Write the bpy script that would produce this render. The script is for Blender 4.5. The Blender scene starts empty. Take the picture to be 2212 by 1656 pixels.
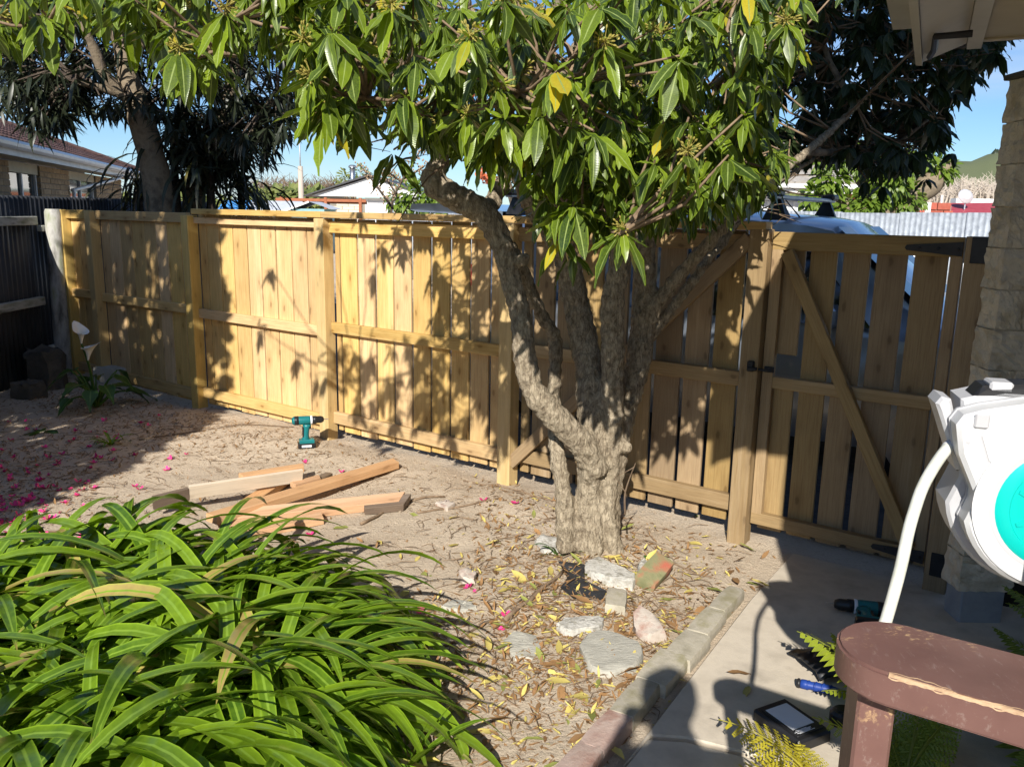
import bpy, bmesh, math, random
import numpy as np
from mathutils import Vector, Matrix, noise as mnoise
random.seed(7); RNG = np.random.default_rng(7)
SC = bpy.context.scene; COL = SC.collection
R_ = math.radians

# ------------------------------------------------------------------ camera
CAM_H = 1.75
F_PX, PITCH, ROLL, IW, IH = 1783.0, 0.205, 0.019, 2211.0, 1656.0
_cp, _sp = math.cos(PITCH), math.sin(PITCH)
FW = Vector((0, _cp, -_sp)); _u = Vector((0, _sp, _cp)); _r = Vector((1, 0, 0))
RT = _r*math.cos(ROLL) + _u*math.sin(ROLL); UP = -_r*math.sin(ROLL) + _u*math.cos(ROLL)
EYE = Vector((0, 0, CAM_H))
cd = bpy.data.cameras.new('camera'); cam = bpy.data.objects.new('camera', cd); COL.objects.link(cam)
cd.sensor_fit = 'HORIZONTAL'; cd.sensor_width = 36; cd.lens = 36*F_PX/IW; cd.clip_start = .02; cd.clip_end = 20000
mw = Matrix((( RT.x, UP.x, -FW.x, EYE.x), (RT.y, UP.y, -FW.y, EYE.y), (RT.z, UP.z, -FW.z, EYE.z), (0, 0, 0, 1)))
cam.matrix_world = mw
SC.camera = cam

# ------------------------------------------------------------------ sky, sun, exposure
SUN_AZ, SUN_EL = R_(10.5), R_(32.7)          # light travels away from the house, slightly to the right
LD = Vector((math.sin(SUN_AZ)*math.cos(SUN_EL), math.cos(SUN_AZ)*math.cos(SUN_EL), -math.sin(SUN_EL)))
W = bpy.data.worlds.new('World'); SC.world = W; W.use_nodes = True
nt = W.node_tree; nt.nodes.clear()
sky = nt.nodes.new('ShaderNodeTexSky'); sky.sky_type = 'NISHITA'; sky.sun_disc = False
sky.sun_elevation = SUN_EL; sky.sun_rotation = math.pi + SUN_AZ
sky.air_density = 1.0; sky.dust_density = 0.15; sky.ozone_density = 4.0; sky.altitude = 300
bg = nt.nodes.new('ShaderNodeBackground'); bg.inputs[1].default_value = 0.072
wo = nt.nodes.new('ShaderNodeOutputWorld')
# thin high streaks of cloud mixed over the sky
tcw = nt.nodes.new('ShaderNodeTexCoord'); mpw = nt.nodes.new('ShaderNodeMapping'); mpw.inputs['Scale'].default_value = (1.2, 1.2, 9)
nzw = nt.nodes.new('ShaderNodeTexNoise'); nzw.inputs['Scale'].default_value = 2.2; nzw.inputs['Detail'].default_value = 6
rpw = nt.nodes.new('ShaderNodeValToRGB'); rpw.color_ramp.elements[0].position = .48; rpw.color_ramp.elements[1].position = .78
rpw.color_ramp.elements[1].color = (.5, .5, .5, 1); rpw.color_ramp.elements[0].color = (0, 0, 0, 1)
mxw = nt.nodes.new('ShaderNodeMixRGB'); mxw.inputs[2].default_value = (7.6, 8.0, 8.6, 1)
L = nt.links.new
L(tcw.outputs['Generated'], mpw.inputs[0]); L(mpw.outputs[0], nzw.inputs[0]); L(nzw.outputs[0], rpw.inputs[0])
tnw = nt.nodes.new('ShaderNodeMixRGB'); tnw.blend_type = 'MULTIPLY'; tnw.inputs[0].default_value = 1; tnw.inputs[2].default_value = (.80, .97, 1.16, 1)
L(sky.outputs[0], tnw.inputs[1]); L(rpw.outputs[0], mxw.inputs[0]); L(tnw.outputs[0], mxw.inputs[1]); L(mxw.outputs[0], bg.inputs[0]); L(bg.outputs[0], wo.inputs[0])
sl = bpy.data.lights.new('sun', 'SUN'); sl.energy = 5.0; sl.angle = R_(.55); sl.color = (1, .95, .87)
so = bpy.data.objects.new('sun', sl); COL.objects.link(so); so.rotation_euler = LD.to_track_quat('-Z', 'Y').to_euler(); so.location = (-3, -10, 8)
SC.view_settings.view_transform = 'Standard'; SC.view_settings.look = 'None'; SC.view_settings.exposure = 0.58; SC.view_settings.gamma = 1
SC.render.engine = 'CYCLES'; SC.cycles.max_bounces = 5; SC.cycles.transparent_max_bounces = 8

# ------------------------------------------------------------------ place finding (pixel of a 2211-wide view -> point at a real distance)
def ray(x, y): return FW + RT*((x-IW/2)/F_PX) - UP*((y-IH/2)/F_PX)
def onz(x, y, z=0.0): d = ray(x, y); return EYE + d*((z-CAM_H)/d.z)
def at(x, y, Y): d = ray(x, y); return EYE + d*(Y/d.y)
FA = .621; X0 = Vector((-1.483, 6.178, 0)); DX = Vector((math.cos(FA), -math.sin(FA), 0)); DY = Vector((math.sin(FA), math.cos(FA), 0))
def fw(s, o=0.0, z=0.0): return X0 + DX*s + DY*o + Vector((0, 0, z))

# ------------------------------------------------------------------ materials
MATS = {}
def newmat(name):
    m = bpy.data.materials.new(name); m.use_nodes = True; t = m.node_tree
    b = t.nodes.get('Principled BSDF'); MATS[name] = m
    return m, t, b
def N(t, k, **kw):
    n = t.nodes.new('ShaderNode'+k)
    for a, v in kw.items():
        if a.startswith('i_'):
            key = a[2:]; key = int(key) if key.isdigit() else key.replace('_', ' ')
            n.inputs[key].default_value = v
        else: setattr(n, a, v)
    return n
def rgb(c): return (c[0], c[1], c[2], 1)
def coords(t, stretch=(1, 1, 1), rnd=True):
    tc = N(t, 'TexCoord'); mp = N(t, 'Mapping'); mp.inputs['Scale'].default_value = stretch
    if rnd:
        oi = N(t, 'ObjectInfo'); mu = N(t, 'Math', operation='MULTIPLY'); mu.inputs[1].default_value = 37.0
        t.links.new(oi.outputs['Random'], mu.inputs[0])
        ad = N(t, 'VectorMath', operation='ADD'); t.links.new(tc.outputs['Object'], ad.inputs[0]); t.links.new(mu.outputs[0], ad.inputs[1])
        t.links.new(ad.outputs[0], mp.inputs[0])
    else: t.links.new(tc.outputs['Object'], mp.inputs[0])
    return mp.outputs[0]
def ramp(t, src, stops):
    r = N(t, 'ValToRGB'); e = r.color_ramp.elements
    e[0].position, e[0].color = stops[0][0], rgb(stops[0][1]); e[1].position, e[1].color = stops[-1][0], rgb(stops[-1][1])
    for p, c in stops[1:-1]:
        q = e.new(p); q.color = rgb(c)
    t.links.new(src, r.inputs[0]); return r.outputs[0]
def mix(t, f, a, b, mode='MIX'):
    m = N(t, 'MixRGB', blend_type=mode)
    for i, s in ((0, f), (1, a), (2, b)):
        if hasattr(s, 'links'): t.links.new(s, m.inputs[i])
        elif isinstance(s, (int, float)): m.inputs[i].default_value = s
        else: m.inputs[i].default_value = rgb(s)
    return m.outputs[0]
def nz(t, v, scale, detail=4, rough=.55):
    n = N(t, 'TexNoise'); n.inputs['Scale'].default_value = scale; n.inputs['Detail'].default_value = detail; n.inputs['Roughness'].default_value = rough
    t.links.new(v, n.inputs[0]); return n.outputs[0]
def bump(t, b, h, strength=.3, dist=.01):
    n = N(t, 'Bump'); n.inputs['Strength'].default_value = strength; n.inputs['Distance'].default_value = dist
    t.links.new(h, n.inputs['Height']); t.links.new(n.outputs[0], b.inputs['Normal'])
def tint(t, col, amt):
    """per-object brightness shift"""
    oi = N(t, 'ObjectInfo'); mr = N(t, 'MapRange'); mr.inputs[3].default_value = 1-amt; mr.inputs[4].default_value = 1+amt
    t.links.new(oi.outputs['Random'], mr.inputs[0])
    hs = N(t, 'HueSaturation'); t.links.new(mr.outputs[0], hs.inputs['Value']); t.links.new(col, hs.inputs['Color'])
    return hs.outputs[0]
def pm(name, c1, c2, scale=8, rough=.7, bmp=.25, bscale=60, var=0.0, stretch=(1, 1, 1), metal=0, spec=.3, c3=None, bdist=.004):
    m, t, b = newmat(name); v = coords(t, stretch)
    f = nz(t, v, scale, 6, .6)
    st = [(.35, c1), (.65, c2)] if c3 is None else [(.3, c1), (.5, c2), (.68, c3)]
    c = ramp(t, f, st)
    if var: c = tint(t, c, var)
    t.links.new(c, b.inputs['Base Color']); b.inputs['Roughness'].default_value = rough; b.inputs['Metallic'].default_value = metal
    b.inputs['Specular IOR Level'].default_value = spec
    if bmp: bump(t, b, nz(t, v, bscale, 5, .65), bmp, bdist)
    return m
def wood(name, axis, base, dark, knot=1.0, var=.12, rough=.62):
    """planed softwood, grain along one object axis"""
    m, t, b = newmat(name)
    st = [22, 22, 22]; st[axis] = 1.1
    v = coords(t, tuple(st)); f = nz(t, v, 2.6, 5, .6)
    c = ramp(t, f, [(.3, tuple(x*.8 for x in base)), (.5, base), (.72, tuple(min(1, x*1.12) for x in base))])
    st2 = [60, 60, 60]; st2[axis] = 2.0
    g = nz(t, coords(t, tuple(st2)), 3, 3, .7)
    c = mix(t, .5, c, ramp(t, g, [(.36, dark), (.56, base)]))
    # knots: sparse cells, ringed
    vo = N(t, 'TexVoronoi', feature='F1', voronoi_dimensions='2D'); vo.inputs['Scale'].default_value = 1.0; vo.inputs['Randomness'].default_value = 1.0
    sx_ = N(t, 'SeparateXYZ'); t.links.new(coords(t, (1, 1, 1)), sx_.inputs[0]); ac = N(t, 'Math', operation='ADD')
    t.links.new(sx_.outputs[2 if axis == 0 else 0], ac.inputs[0]); t.links.new(sx_.outputs[1], ac.inputs[1])
    cb_ = N(t, 'CombineXYZ'); t.links.new(ac.outputs[0], cb_.inputs[0]); t.links.new(sx_.outputs[axis], cb_.inputs[1])
    mk = N(t, 'VectorMath', operation='MULTIPLY'); mk.inputs[1].default_value = (6.2, 2.6, 0); t.links.new(cb_.outputs[0], mk.inputs[0])
    am = N(t, 'VectorMath', operation='ADD'); sc = N(t, 'VectorMath', operation='SCALE'); sc.inputs['Scale'].default_value = .12
    t.links.new(nz(t, coords(t, (9, 9, 9)), 1.5, 3), sc.inputs[0]); t.links.new(mk.outputs[0], am.inputs[0]); t.links.new(sc.outputs[0], am.inputs[1]); t.links.new(am.outputs[0], vo.inputs[0])
    kf = ramp(t, vo.outputs['Distance'], [(.0, (1, 1, 1)), (.045, (.9,)*3), (.062, (.3,)*3), (.085, (0,)*3)])
    kk = N(t, 'Math', operation='MULTIPLY'); kk.inputs[1].default_value = .75*knot; t.links.new(kf, kk.inputs[0])
    c = mix(t, kk.outputs[0], c, tuple(x*.42 for x in dark))
    halo = ramp(t, vo.outputs['Distance'], [(.06, (1, 1, 1)), (.30, (0, 0, 0))])
    hh = N(t, 'Math', operation='MULTIPLY'); hh.inputs[1].default_value = .42*knot; t.links.new(halo, hh.inputs[0])
    c = mix(t, hh.outputs[0], c, tuple(x*.8 for x in dark))
    # pale weathered scuffs, dirt
    d = nz(t, coords(t, tuple(x*.12 for x in st)), 2.2, 6, .65)
    c = mix(t, ramp(t, d, [(.55, (0,)*3), (.68, (.6,)*3)]), c, tuple(min(1, x*1.12+.10) for x in base))
    d2 = nz(t, coords(t, (1.3, 1.3, 1.3)), 1.7, 5, .6)
    c = mix(t, ramp(t, d2, [(.5, (0,)*3), (.8, (.4,)*3)]), c, tuple(x*.75 for x in dark))
    c = tint(t, c, var)
    oi = N(t, 'ObjectInfo'); m7 = N(t, 'Math', operation='MULTIPLY'); m7.inputs[1].default_value = 7.13; fr = N(t, 'Math', operation='FRACT')
    t.links.new(oi.outputs['Random'], m7.inputs[0]); t.links.new(m7.outputs[0], fr.inputs[0])
    mh = N(t, 'MapRange'); mh.inputs[3].default_value = .4965; mh.inputs[4].default_value = .5045; t.links.new(fr.outputs[0], mh.inputs[0])
    ms_ = N(t, 'MapRange'); ms_.inputs[3].default_value = .86; ms_.inputs[4].default_value = 1.10; t.links.new(fr.outputs[0], ms_.inputs[0])
    hv = N(t, 'HueSaturation'); t.links.new(mh.outputs[0], hv.inputs['Hue']); t.links.new(ms_.outputs[0], hv.inputs['Saturation']); t.links.new(c, hv.inputs['Color']); c = hv.outputs[0]
    t.links.new(c, b.inputs['Base Color']); b.inputs['Roughness'].default_value = rough; b.inputs['Specular IOR Level'].default_value = .25
    bump(t, b, g, .3, .004)
    return m
PINE, PDK = (.61, .415, .175), (.42, .235, .08)
for ax, s in ((0, 'x'), (2, 'z')):
    wood('pine_'+s, ax, PINE, PDK, 1, .20)
    wood('pine_old_'+s, ax, (.34, .235, .115), (.22, .135, .06), 1, .14)  # the same pine in a darker brown, for the gate and nearby fence
    wood('offcut_'+s, ax, (.66, .385, .175), (.46, .21, .07), .5, .16)
wood('post_z', 2, (.60, .425, .17), (.45, .29, .10), .5, .06)
wood('offcut_pale_x', 0, (.62, .52, .38), (.5, .38, .24), .4, .05)
wood('offcut_dark_x', 0, (.17, .12, .08), (.09, .06, .04), .4, .1)
pm('white_old', (.12, .115, .10), (.44, .43, .40), 9, .8, .4, 40, c3=(.22, .25, .12), stretch=(1, 1, .35))
pm('white_rail_old', (.17, .19, .11), (.5, .5, .46), 10, .8, .4, 40, c3=(.12, .13, .10), stretch=(1, .3, 1))
pm('steel_dark', (.040, .043, .050), (.062, .066, .075), 3, .45, .1, 20, spec=.4)
pm('black_iron', (.012, .012, .014), (.028, .028, .032), 12, .5, .2, 80)
pm('zinc', (.33, .36, .40), (.50, .54, .58), 14, .42, .1, 30, metal=.35, spec=.5)
pm('white_paint', (.66, .66, .64), (.78, .78, .76), 5, .5, .08, 30)
pm('cream_paint', (.44, .39, .28), (.52, .46, .34), 5, .6, .12, 30)
pm('soffit_paint', (.50, .42, .27), (.57, .48, .32), 4, .6, .1, 30)
pm('trim_paint', (.55, .51, .45), (.62, .58, .52), 4, .6, .1, 30)
pm('gutter_paint', (.62, .64, .66), (.70, .72, .74), 5, .35, .05, 30, spec=.5)
pm('mortar', (.20, .18, .15), (.27, .25, .21), 30, .9, .3, 80)
pm('house_brick', (.30, .205, .115), (.40, .28, .16), 14, .85, .4, 70, var=.18, c3=(.24, .16, .09))
pm('pale_brick', (.55, .48, .36), (.64, .57, .45), 14, .85, .3, 70, var=.08)
pm('red_brick', (.36, .085, .055), (.42, .12, .08), 10, .85, .3, 70, var=.12)
pm('roof_tile', (.085, .048, .042), (.14, .078, .066), 9, .8, .3, 60, var=.2, c3=(.07, .05, .045))
pm('roof_tile_grey', (.30, .27, .24), (.40, .37, .33), 8, .85, .3, 50, var=.10)
pm('roof_dark', (.045, .045, .05), (.07, .07, .075), 8, .5, .1, 50)
pm('roof_red', (.33, .045, .055), (.40, .07, .08), 4, .5, .05, 50)
pm('roof_pale', (.5, .53, .56), (.62, .65, .68), 4, .5, .05, 50)
pm('teal_shed', (.20, .36, .38), (.24, .42, .44), 4, .6, .05, 50)
pm('red_timber', (.30, .10, .045), (.36, .13, .06), 6, .7, .1, 50)
pm('pole_grey', (.40, .34, .28), (.50, .44, .37), 12, .8, .2, 50, stretch=(1, 1, .1))
pm('block_stone', (.56, .48, .36), (.66, .58, .45), 7, .92, .8, 40, var=.05, c3=(.44, .37, .26), bdist=.016)
pm('block_base', (.26, .28, .31), (.34, .36, .38), 12, .9, .3, 60)
pm('concrete', (.42, .365, .29), (.56, .49, .39), 5, .92, .4, 140, c3=(.46, .40, .315), bdist=.003)
pm('driveway_dark', (.045, .045, .047), (.075, .075, .078), 20, .95, .4, 120)  # dark grey stands in for the shade seen through the fence gaps
pm('stone_grey', (.34, .325, .275), (.46, .44, .375), 10, .9, .6, 40, var=.08, c3=(.40, .38, .32), stretch=(1, 3, 1), bdist=.01)
pm('stone_white', (.36, .34, .29), (.54, .52, .47), 22, .9, .7, 60, var=.06, c3=(.26, .24, .19), bdist=.012)
pm('stone_pink', (.46, .39, .32), (.54, .47, .40), 14, .9, .5, 60, c3=(.38, .22, .17), bdist=.008)
pm('edging_brick', (.30, .27, .20), (.42, .38, .30), 9, .92, .5, 60, var=.10, c3=(.30, .27, .17), bdist=.006)
pm('edging_red', (.34, .23, .19), (.42, .32, .27), 9, .92, .5, 60, var=.1, c3=(.30, .17, .13), bdist=.006)
pm('mossy_brick', (.15, .16, .07), (.24, .23, .12), 9, .92, .5, 70, c3=(.42, .13, .08), bdist=.006)
pm('dark_rock', (.07, .065, .055), (.12, .11, .09), 7, .95, .6, 30, bdist=.02)
pm('weed_mat', (.018, .019, .021), (.035, .036, .04), 20, .6, .5, 90, spec=.4)
pm('black_plastic', (.010, .010, .011), (.020, .020, .022), 6, .42, .1, 120, spec=.45)
pm('teal_plastic', (.004, .135, .145), (.006, .165, .17), 6, .4, .1, 120, spec=.45)
pm('reel_white', (.58, .58, .575), (.62, .62, .615), 4, .38, .04, 200, spec=.4)
pm('reel_grey', (.42, .42, .43), (.47, .47, .48), 4, .45, .04, 200, spec=.4)
pm('reel_teal', (.0, .44, .38), (.0, .48, .42), 4, .38, .04, 200, spec=.4)
pm('hose_white', (.52, .53, .46), (.62, .62, .56), 30, .45, .04, 200, spec=.4)
pm('blue_rubber', (.010, .035, .20), (.018, .055, .27), 12, .45, .1, 120)
pm('yellow_plastic', (.55, .42, .02), (.62, .48, .03), 6, .45, .1, 120)
pm('label_white', (.70, .71, .74), (.76, .77, .80), 6, .5, 0)
pm('metal', (.45, .45, .46), (.55, .55, .56), 20, .3, .05, 100, metal=.9)
pm('leather_tan', (.36, .19, .11), (.44, .25, .15), 20, .8, .3, 60)
pm('skin', (.50, .30, .21), (.54, .33, .24), 8, .55, .05, 80)
pm('cloth_dark', (.04, .05, .08), (.06, .07, .10), 20, .9, .2, 120)
pm('hair', (.03, .02, .015), (.05, .035, .025), 40, .6, .3, 120)
pm('dark_boards', (.016, .014, .012), (.030, .027, .024), 10, .8, .3, 40, var=.3)  # near-black tone of the board wall, varied from board to board
pm('twig', (.14, .095, .06), (.24, .17, .11), 30, .9, .3, 80, var=.2)
pm('bark_dark', (.055, .042, .032), (.13, .10, .075), 10, .95, .7, 40, bdist=.02)
pm('bark_bg', (.16, .125, .085), (.24, .19, .13), 9, .95, .6, 45, c3=(.11, .085, .06), bdist=.015)
pm('hill_grass', (.10, .13, .055), (.17, .18, .09), 18, .95, 0)
pm('dry_leaf', (.16, .085, .035), (.30, .17, .07), 40, .8, .2, 80, var=.35, c3=(.22, .11, .05))
pm('yellow_leaf', (.40, .28, .05), (.56, .46, .14), 60, .65, .15, 80, var=.3, c3=(.42, .36, .10))
pm('green_leaf_fallen', (.20, .22, .05), (.30, .31, .09), 30, .55, .15, 80, var=.25)
pm('petal', (.60, .02, .16), (.78, .08, .28), 60, .6, .1, 80, var=.2)
pm('clod', (.30, .235, .165), (.40, .32, .235), 20, .95, .4, 80, var=.15)
def glass(name, tintc):
    m, t, b = newmat(name); b.inputs['Base Color'].default_value = rgb(tintc); b.inputs['Roughness'].default_value = .05
    b.inputs['Specular IOR Level'].default_value = .8; return m
glass('window_glass', (.035, .045, .05)); glass('car_glass', (.012, .014, .016))
m, t, b = newmat('car_paint'); b.inputs['Base Color'].default_value = (.36, .41, .48, 1); b.inputs['Metallic'].default_value = .75; b.inputs['Roughness'].default_value = .28
b.inputs['Coat Weight'].default_value = .8; b.inputs['Coat Roughness'].default_value = .05
m, t, b = newmat('tail_red'); b.inputs['Base Color'].default_value = (.45, .01, .015, 1); b.inputs['Roughness'].default_value = .2
m, t, b = newmat('curtain'); b.inputs['Base Color'].default_value = (.6, .61, .63, 1); b.inputs['Roughness'].default_value = .7
# bark of the garden tree: pale crusty, darker creases and lichen
m, t, b = newmat('bark'); v = coords(t, (1, 1, .55), False)
f1 = nz(t, v, 7, 7, .65); f2 = nz(t, v, 42, 6, .7)
c = ramp(t, f1, [(.3, (.20, .155, .105)), (.5, (.38, .31, .21)), (.7, (.50, .42, .295))])
c = mix(t, .65, c, ramp(t, f2, [(.36, (.14, .105, .07)), (.58, (.56, .47, .34))]))
vc = N(t, 'TexVoronoi', feature='DISTANCE_TO_EDGE'); vc.inputs['Scale'].default_value = 42
wa = N(t, 'VectorMath', operation='ADD'); ws = N(t, 'VectorMath', operation='SCALE'); ws.inputs['Scale'].default_value = .05
t.links.new(nz(t, v, 9, 4), ws.inputs[0]); t.links.new(coords(t, (1, 1, .3), False), wa.inputs[0]); t.links.new(ws.outputs[0], wa.inputs[1]); t.links.new(wa.outputs[0], vc.inputs[0])
crk = ramp(t, vc.outputs['Distance'], [(.0, (.42,)*3), (.10, (0,)*3)])
c = mix(t, crk, c, (.085, .062, .042))
t.links.new(c, b.inputs['Base Color']); b.inputs['Roughness'].default_value = .95; b.inputs['Specular IOR Level'].default_value = .15
sm = N(t, 'Math', operation='ADD'); t.links.new(f2, sm.inputs[0]); t.links.new(nz(t, coords(t, (3, 3, .6), False), 12, 5, .6), sm.inputs[1])
bump(t, b, sm.outputs[0], 1.0, .03)
# soil: pale dry silt, browner where litter and roots are worked in
m, t, b = newmat('soil'); v = coords(t, (1, 1, 1), False)
f1 = nz(t, v, 1.1, 6, .6); f2 = nz(t, v, 9, 8, .7); f3 = nz(t, v, 55, 6, .75); f4 = nz(t, v, 160, 3, .6)
c = ramp(t, f1, [(.30, (.42, .32, .225)), (.44, (.60, .485, .355)), (.66, (.67, .56, .425))])
c = mix(t, ramp(t, f2, [(.56, (0,)*3), (.76, (.6,)*3)]), c, (.30, .225, .155))
c = mix(t, .24, c, ramp(t, f3, [(.33, (.27, .195, .13)), (.52, (.70, .59, .455))]))
c = mix(t, .2, c, ramp(t, f4, [(.38, (.12, .09, .06)), (.6, (.5, .42, .32))]))
t.links.new(c, b.inputs['Base Color']); b.inputs['Roughness'].default_value = .97; b.inputs['Specular IOR Level'].default_value = .1
sm = N(t, 'Math', operation='ADD'); t.links.new(f3, sm.inputs[0]); t.links.new(f2, sm.inputs[1]); bump(t, b, sm.outputs[0], .8, .02)
# brown painted timber, worn through to bare wood along the arris
m, t, b = newmat('brown_paint'); v = coords(t, (1, 1, 1), False)
f1 = nz(t, v, 6, 5); c = ramp(t, f1, [(.3, (.118, .058, .048)), (.7, (.185, .097, .080))])
w = nz(t, coords(t, (14, 14, 14), False), 2.4, 7, .7)
sx = nz(t, coords(t, (60, 16, 30), False), 2.0, 8, .75)
c = mix(t, ramp(t, sx, [(.57, (0,)*3), (.70, (.5,)*3)]), c, (.34, .27, .235))
sy = nz(t, coords(t, (5, 5, 5), False), 1.8, 4, .6); sg = nz(t, coords(t, (34, 90, 30), False), 2.0, 6, .75)
fm = N(t, 'Math', operation='MULTIPLY'); t.links.new(ramp(t, sy, [(.55, (0,)*3), (.66, (1,)*3)]), fm.inputs[0]); t.links.new(ramp(t, sg, [(.55, (0,)*3), (.62, (1,)*3)]), fm.inputs[1])
c = mix(t, fm.outputs[0], c, (.50, .33, .17))
t.links.new(c, b.inputs['Base Color']); b.inputs['Roughness'].default_value = .5; bump(t, b, w, .12, .003)

wood('bare_edge_x', 0, (.46, .30, .15), (.28, .15, .065), .2, .02)
def leafmat(name, c_lo, c_hi, rib, trans=.28, rough=.32, ribw=.035, yellow=None, spec=.45, veins=True, tip=None):
    """glossy leaf: pale midrib, per-leaf tone from attribute rnd, some light through the blade"""
    m, t, b = newmat(name); out = t.nodes.get('Material Output')
    at_ = N(t, 'Attribute'); at_.attribute_name = 'rnd'
    st = [(0.0, c_lo), (.86, c_hi)]
    if yellow: st = [(0.0, c_lo), (.6, tuple((a+q)/2 for a, q in zip(c_lo, c_hi))), (.93, c_hi), (.96, yellow)]
    c = ramp(t, at_.outputs['Fac'], st)
    uv = N(t, 'UVMap'); sp = N(t, 'SeparateXYZ'); t.links.new(uv.outputs[0], sp.inputs[0])
    d = N(t, 'Math', operation='SUBTRACT'); d.inputs[1].default_value = .5; t.links.new(sp.outputs[0], d.inputs[0])
    a = N(t, 'Math', operation='ABSOLUTE'); t.links.new(d.outputs[0], a.inputs[0])
    rf = ramp(t, a.outputs[0], [(ribw, (1,)*3), (ribw*2, (0,)*3)])
    # lighter margin
    mf = ramp(t, a.outputs[0], [(.38, (0,)*3), (.5, (.45,)*3)])
    c = mix(t, mf, c, tuple(min(1, x*1.7) for x in c_hi))
    c = mix(t, rf, c, rib)
    if tip: c = mix(t, ramp(t, sp.outputs[1], [(.955, (0,)*3), (.985, (1,)*3)]), c, tip)
    nn = nz(t, coords(t, (1, 1, 1)), 30, 4); c = mix(t, .25, c, ramp(t, nn, [(.3, tuple(x*.55 for x in c_lo)), (.7, c_hi)]))
    t.links.new(c, b.inputs['Base Color']); b.inputs['Roughness'].default_value = rough; b.inputs['Specular IOR Level'].default_value = spec
    tr = N(t, 'BsdfTranslucent'); hs = N(t, 'HueSaturation'); hs.inputs['Value'].default_value = 1.5; hs.inputs['Saturation'].default_value = 1.15
    t.links.new(c, hs.inputs['Color']); t.links.new(hs.outputs[0], tr.inputs[0])
    ms = N(t, 'MixShader'); ms.inputs[0].default_value = trans
    t.links.new(b.outputs[0], ms.inputs[1]); t.links.new(tr.outputs[0], ms.inputs[2]); t.links.new(ms.outputs[0], out.inputs[0])
    if veins:
        wv = N(t, 'TexWave'); wv.inputs['Scale'].default_value = 11; wv.inputs['Distortion'].default_value = 1.2; wv.bands_direction = 'Y'
        t.links.new(uv.outputs[0], wv.inputs[0]); bump(t, b, wv.outputs['Fac'], .12, .002)
    return m
leafmat('leaf_main', (.020, .045, .012), (.215, .300, .018), (.32, .40, .13), .25, .31, .028, (.52, .40, .03), .6)
leafmat('leaf_shaded', (.022, .038, .014), (.05, .075, .02), (.07, .1, .04), .2, .42)  # darker copy of leaf_main, with the house shade put into its colour
leafmat('leaf_bg', (.012, .018, .011), (.032, .042, .020), (.05, .055, .03), .10, .42, veins=False)  # naturally dark narrow leaf, deepened so its colour also carries shade
leafmat('leaf_strap_bg', (.018, .022, .012), (.05, .055, .025), (.10, .10, .04), .15, .5, .03, (.42, .36, .08), veins=False)
leafmat('leaf_agapanthus', (.050, .120, .012), (.255, .390, .022), (.24, .38, .05), .24, .22, .05, (.50, .35, .13), .6, veins=False, tip=(.34, .24, .09))
leafmat('leaf_camellia', (.012, .03, .008), (.03, .06, .014), (.06, .1, .03), .15, .35, veins=False)
leafmat('leaf_ivy', (.06, .11, .015), (.17, .25, .03), (.2, .3, .06), .3, .4, veins=False)
leafmat('leaf_fern', (.10, .16, .018), (.30, .36, .03), (.30, .32, .06), .35, .5, .04, (.55, .42, .04), veins=False)
leafmat('leaf_fern_gold', (.30, .30, .02), (.55, .47, .035), (.5, .45, .08), .35, .5, .04, veins=False)
leafmat('leaf_lily', (.03, .085, .015), (.08, .16, .02), (.16, .25, .06), .25, .35, .03, (.35, .33, .03))
leafmat('leaf_far', (.06, .10, .025), (.20, .22, .06), (.2, .22, .06), .2, .7, veins=False)
leafmat('bud_yellow', (.17, .16, .03), (.32, .27, .06), (.3, .28, .08), .2, .7, veins=False)
m, t, b = newmat('calla_white'); b.inputs['Base Color'].default_value = (.78, .77, .70, 1); b.inputs['Roughness'].default_value = .45
m, t, b = newmat('blossom'); b.inputs['Base Color'].default_value = (.36, .25, .16, 1); b.inputs['Roughness'].default_value = .7
m, t, b = newmat('orange_bract'); b.inputs['Base Color'].default_value = (.60, .16, .07, 1); b.inputs['Roughness'].default_value = .6

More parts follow.
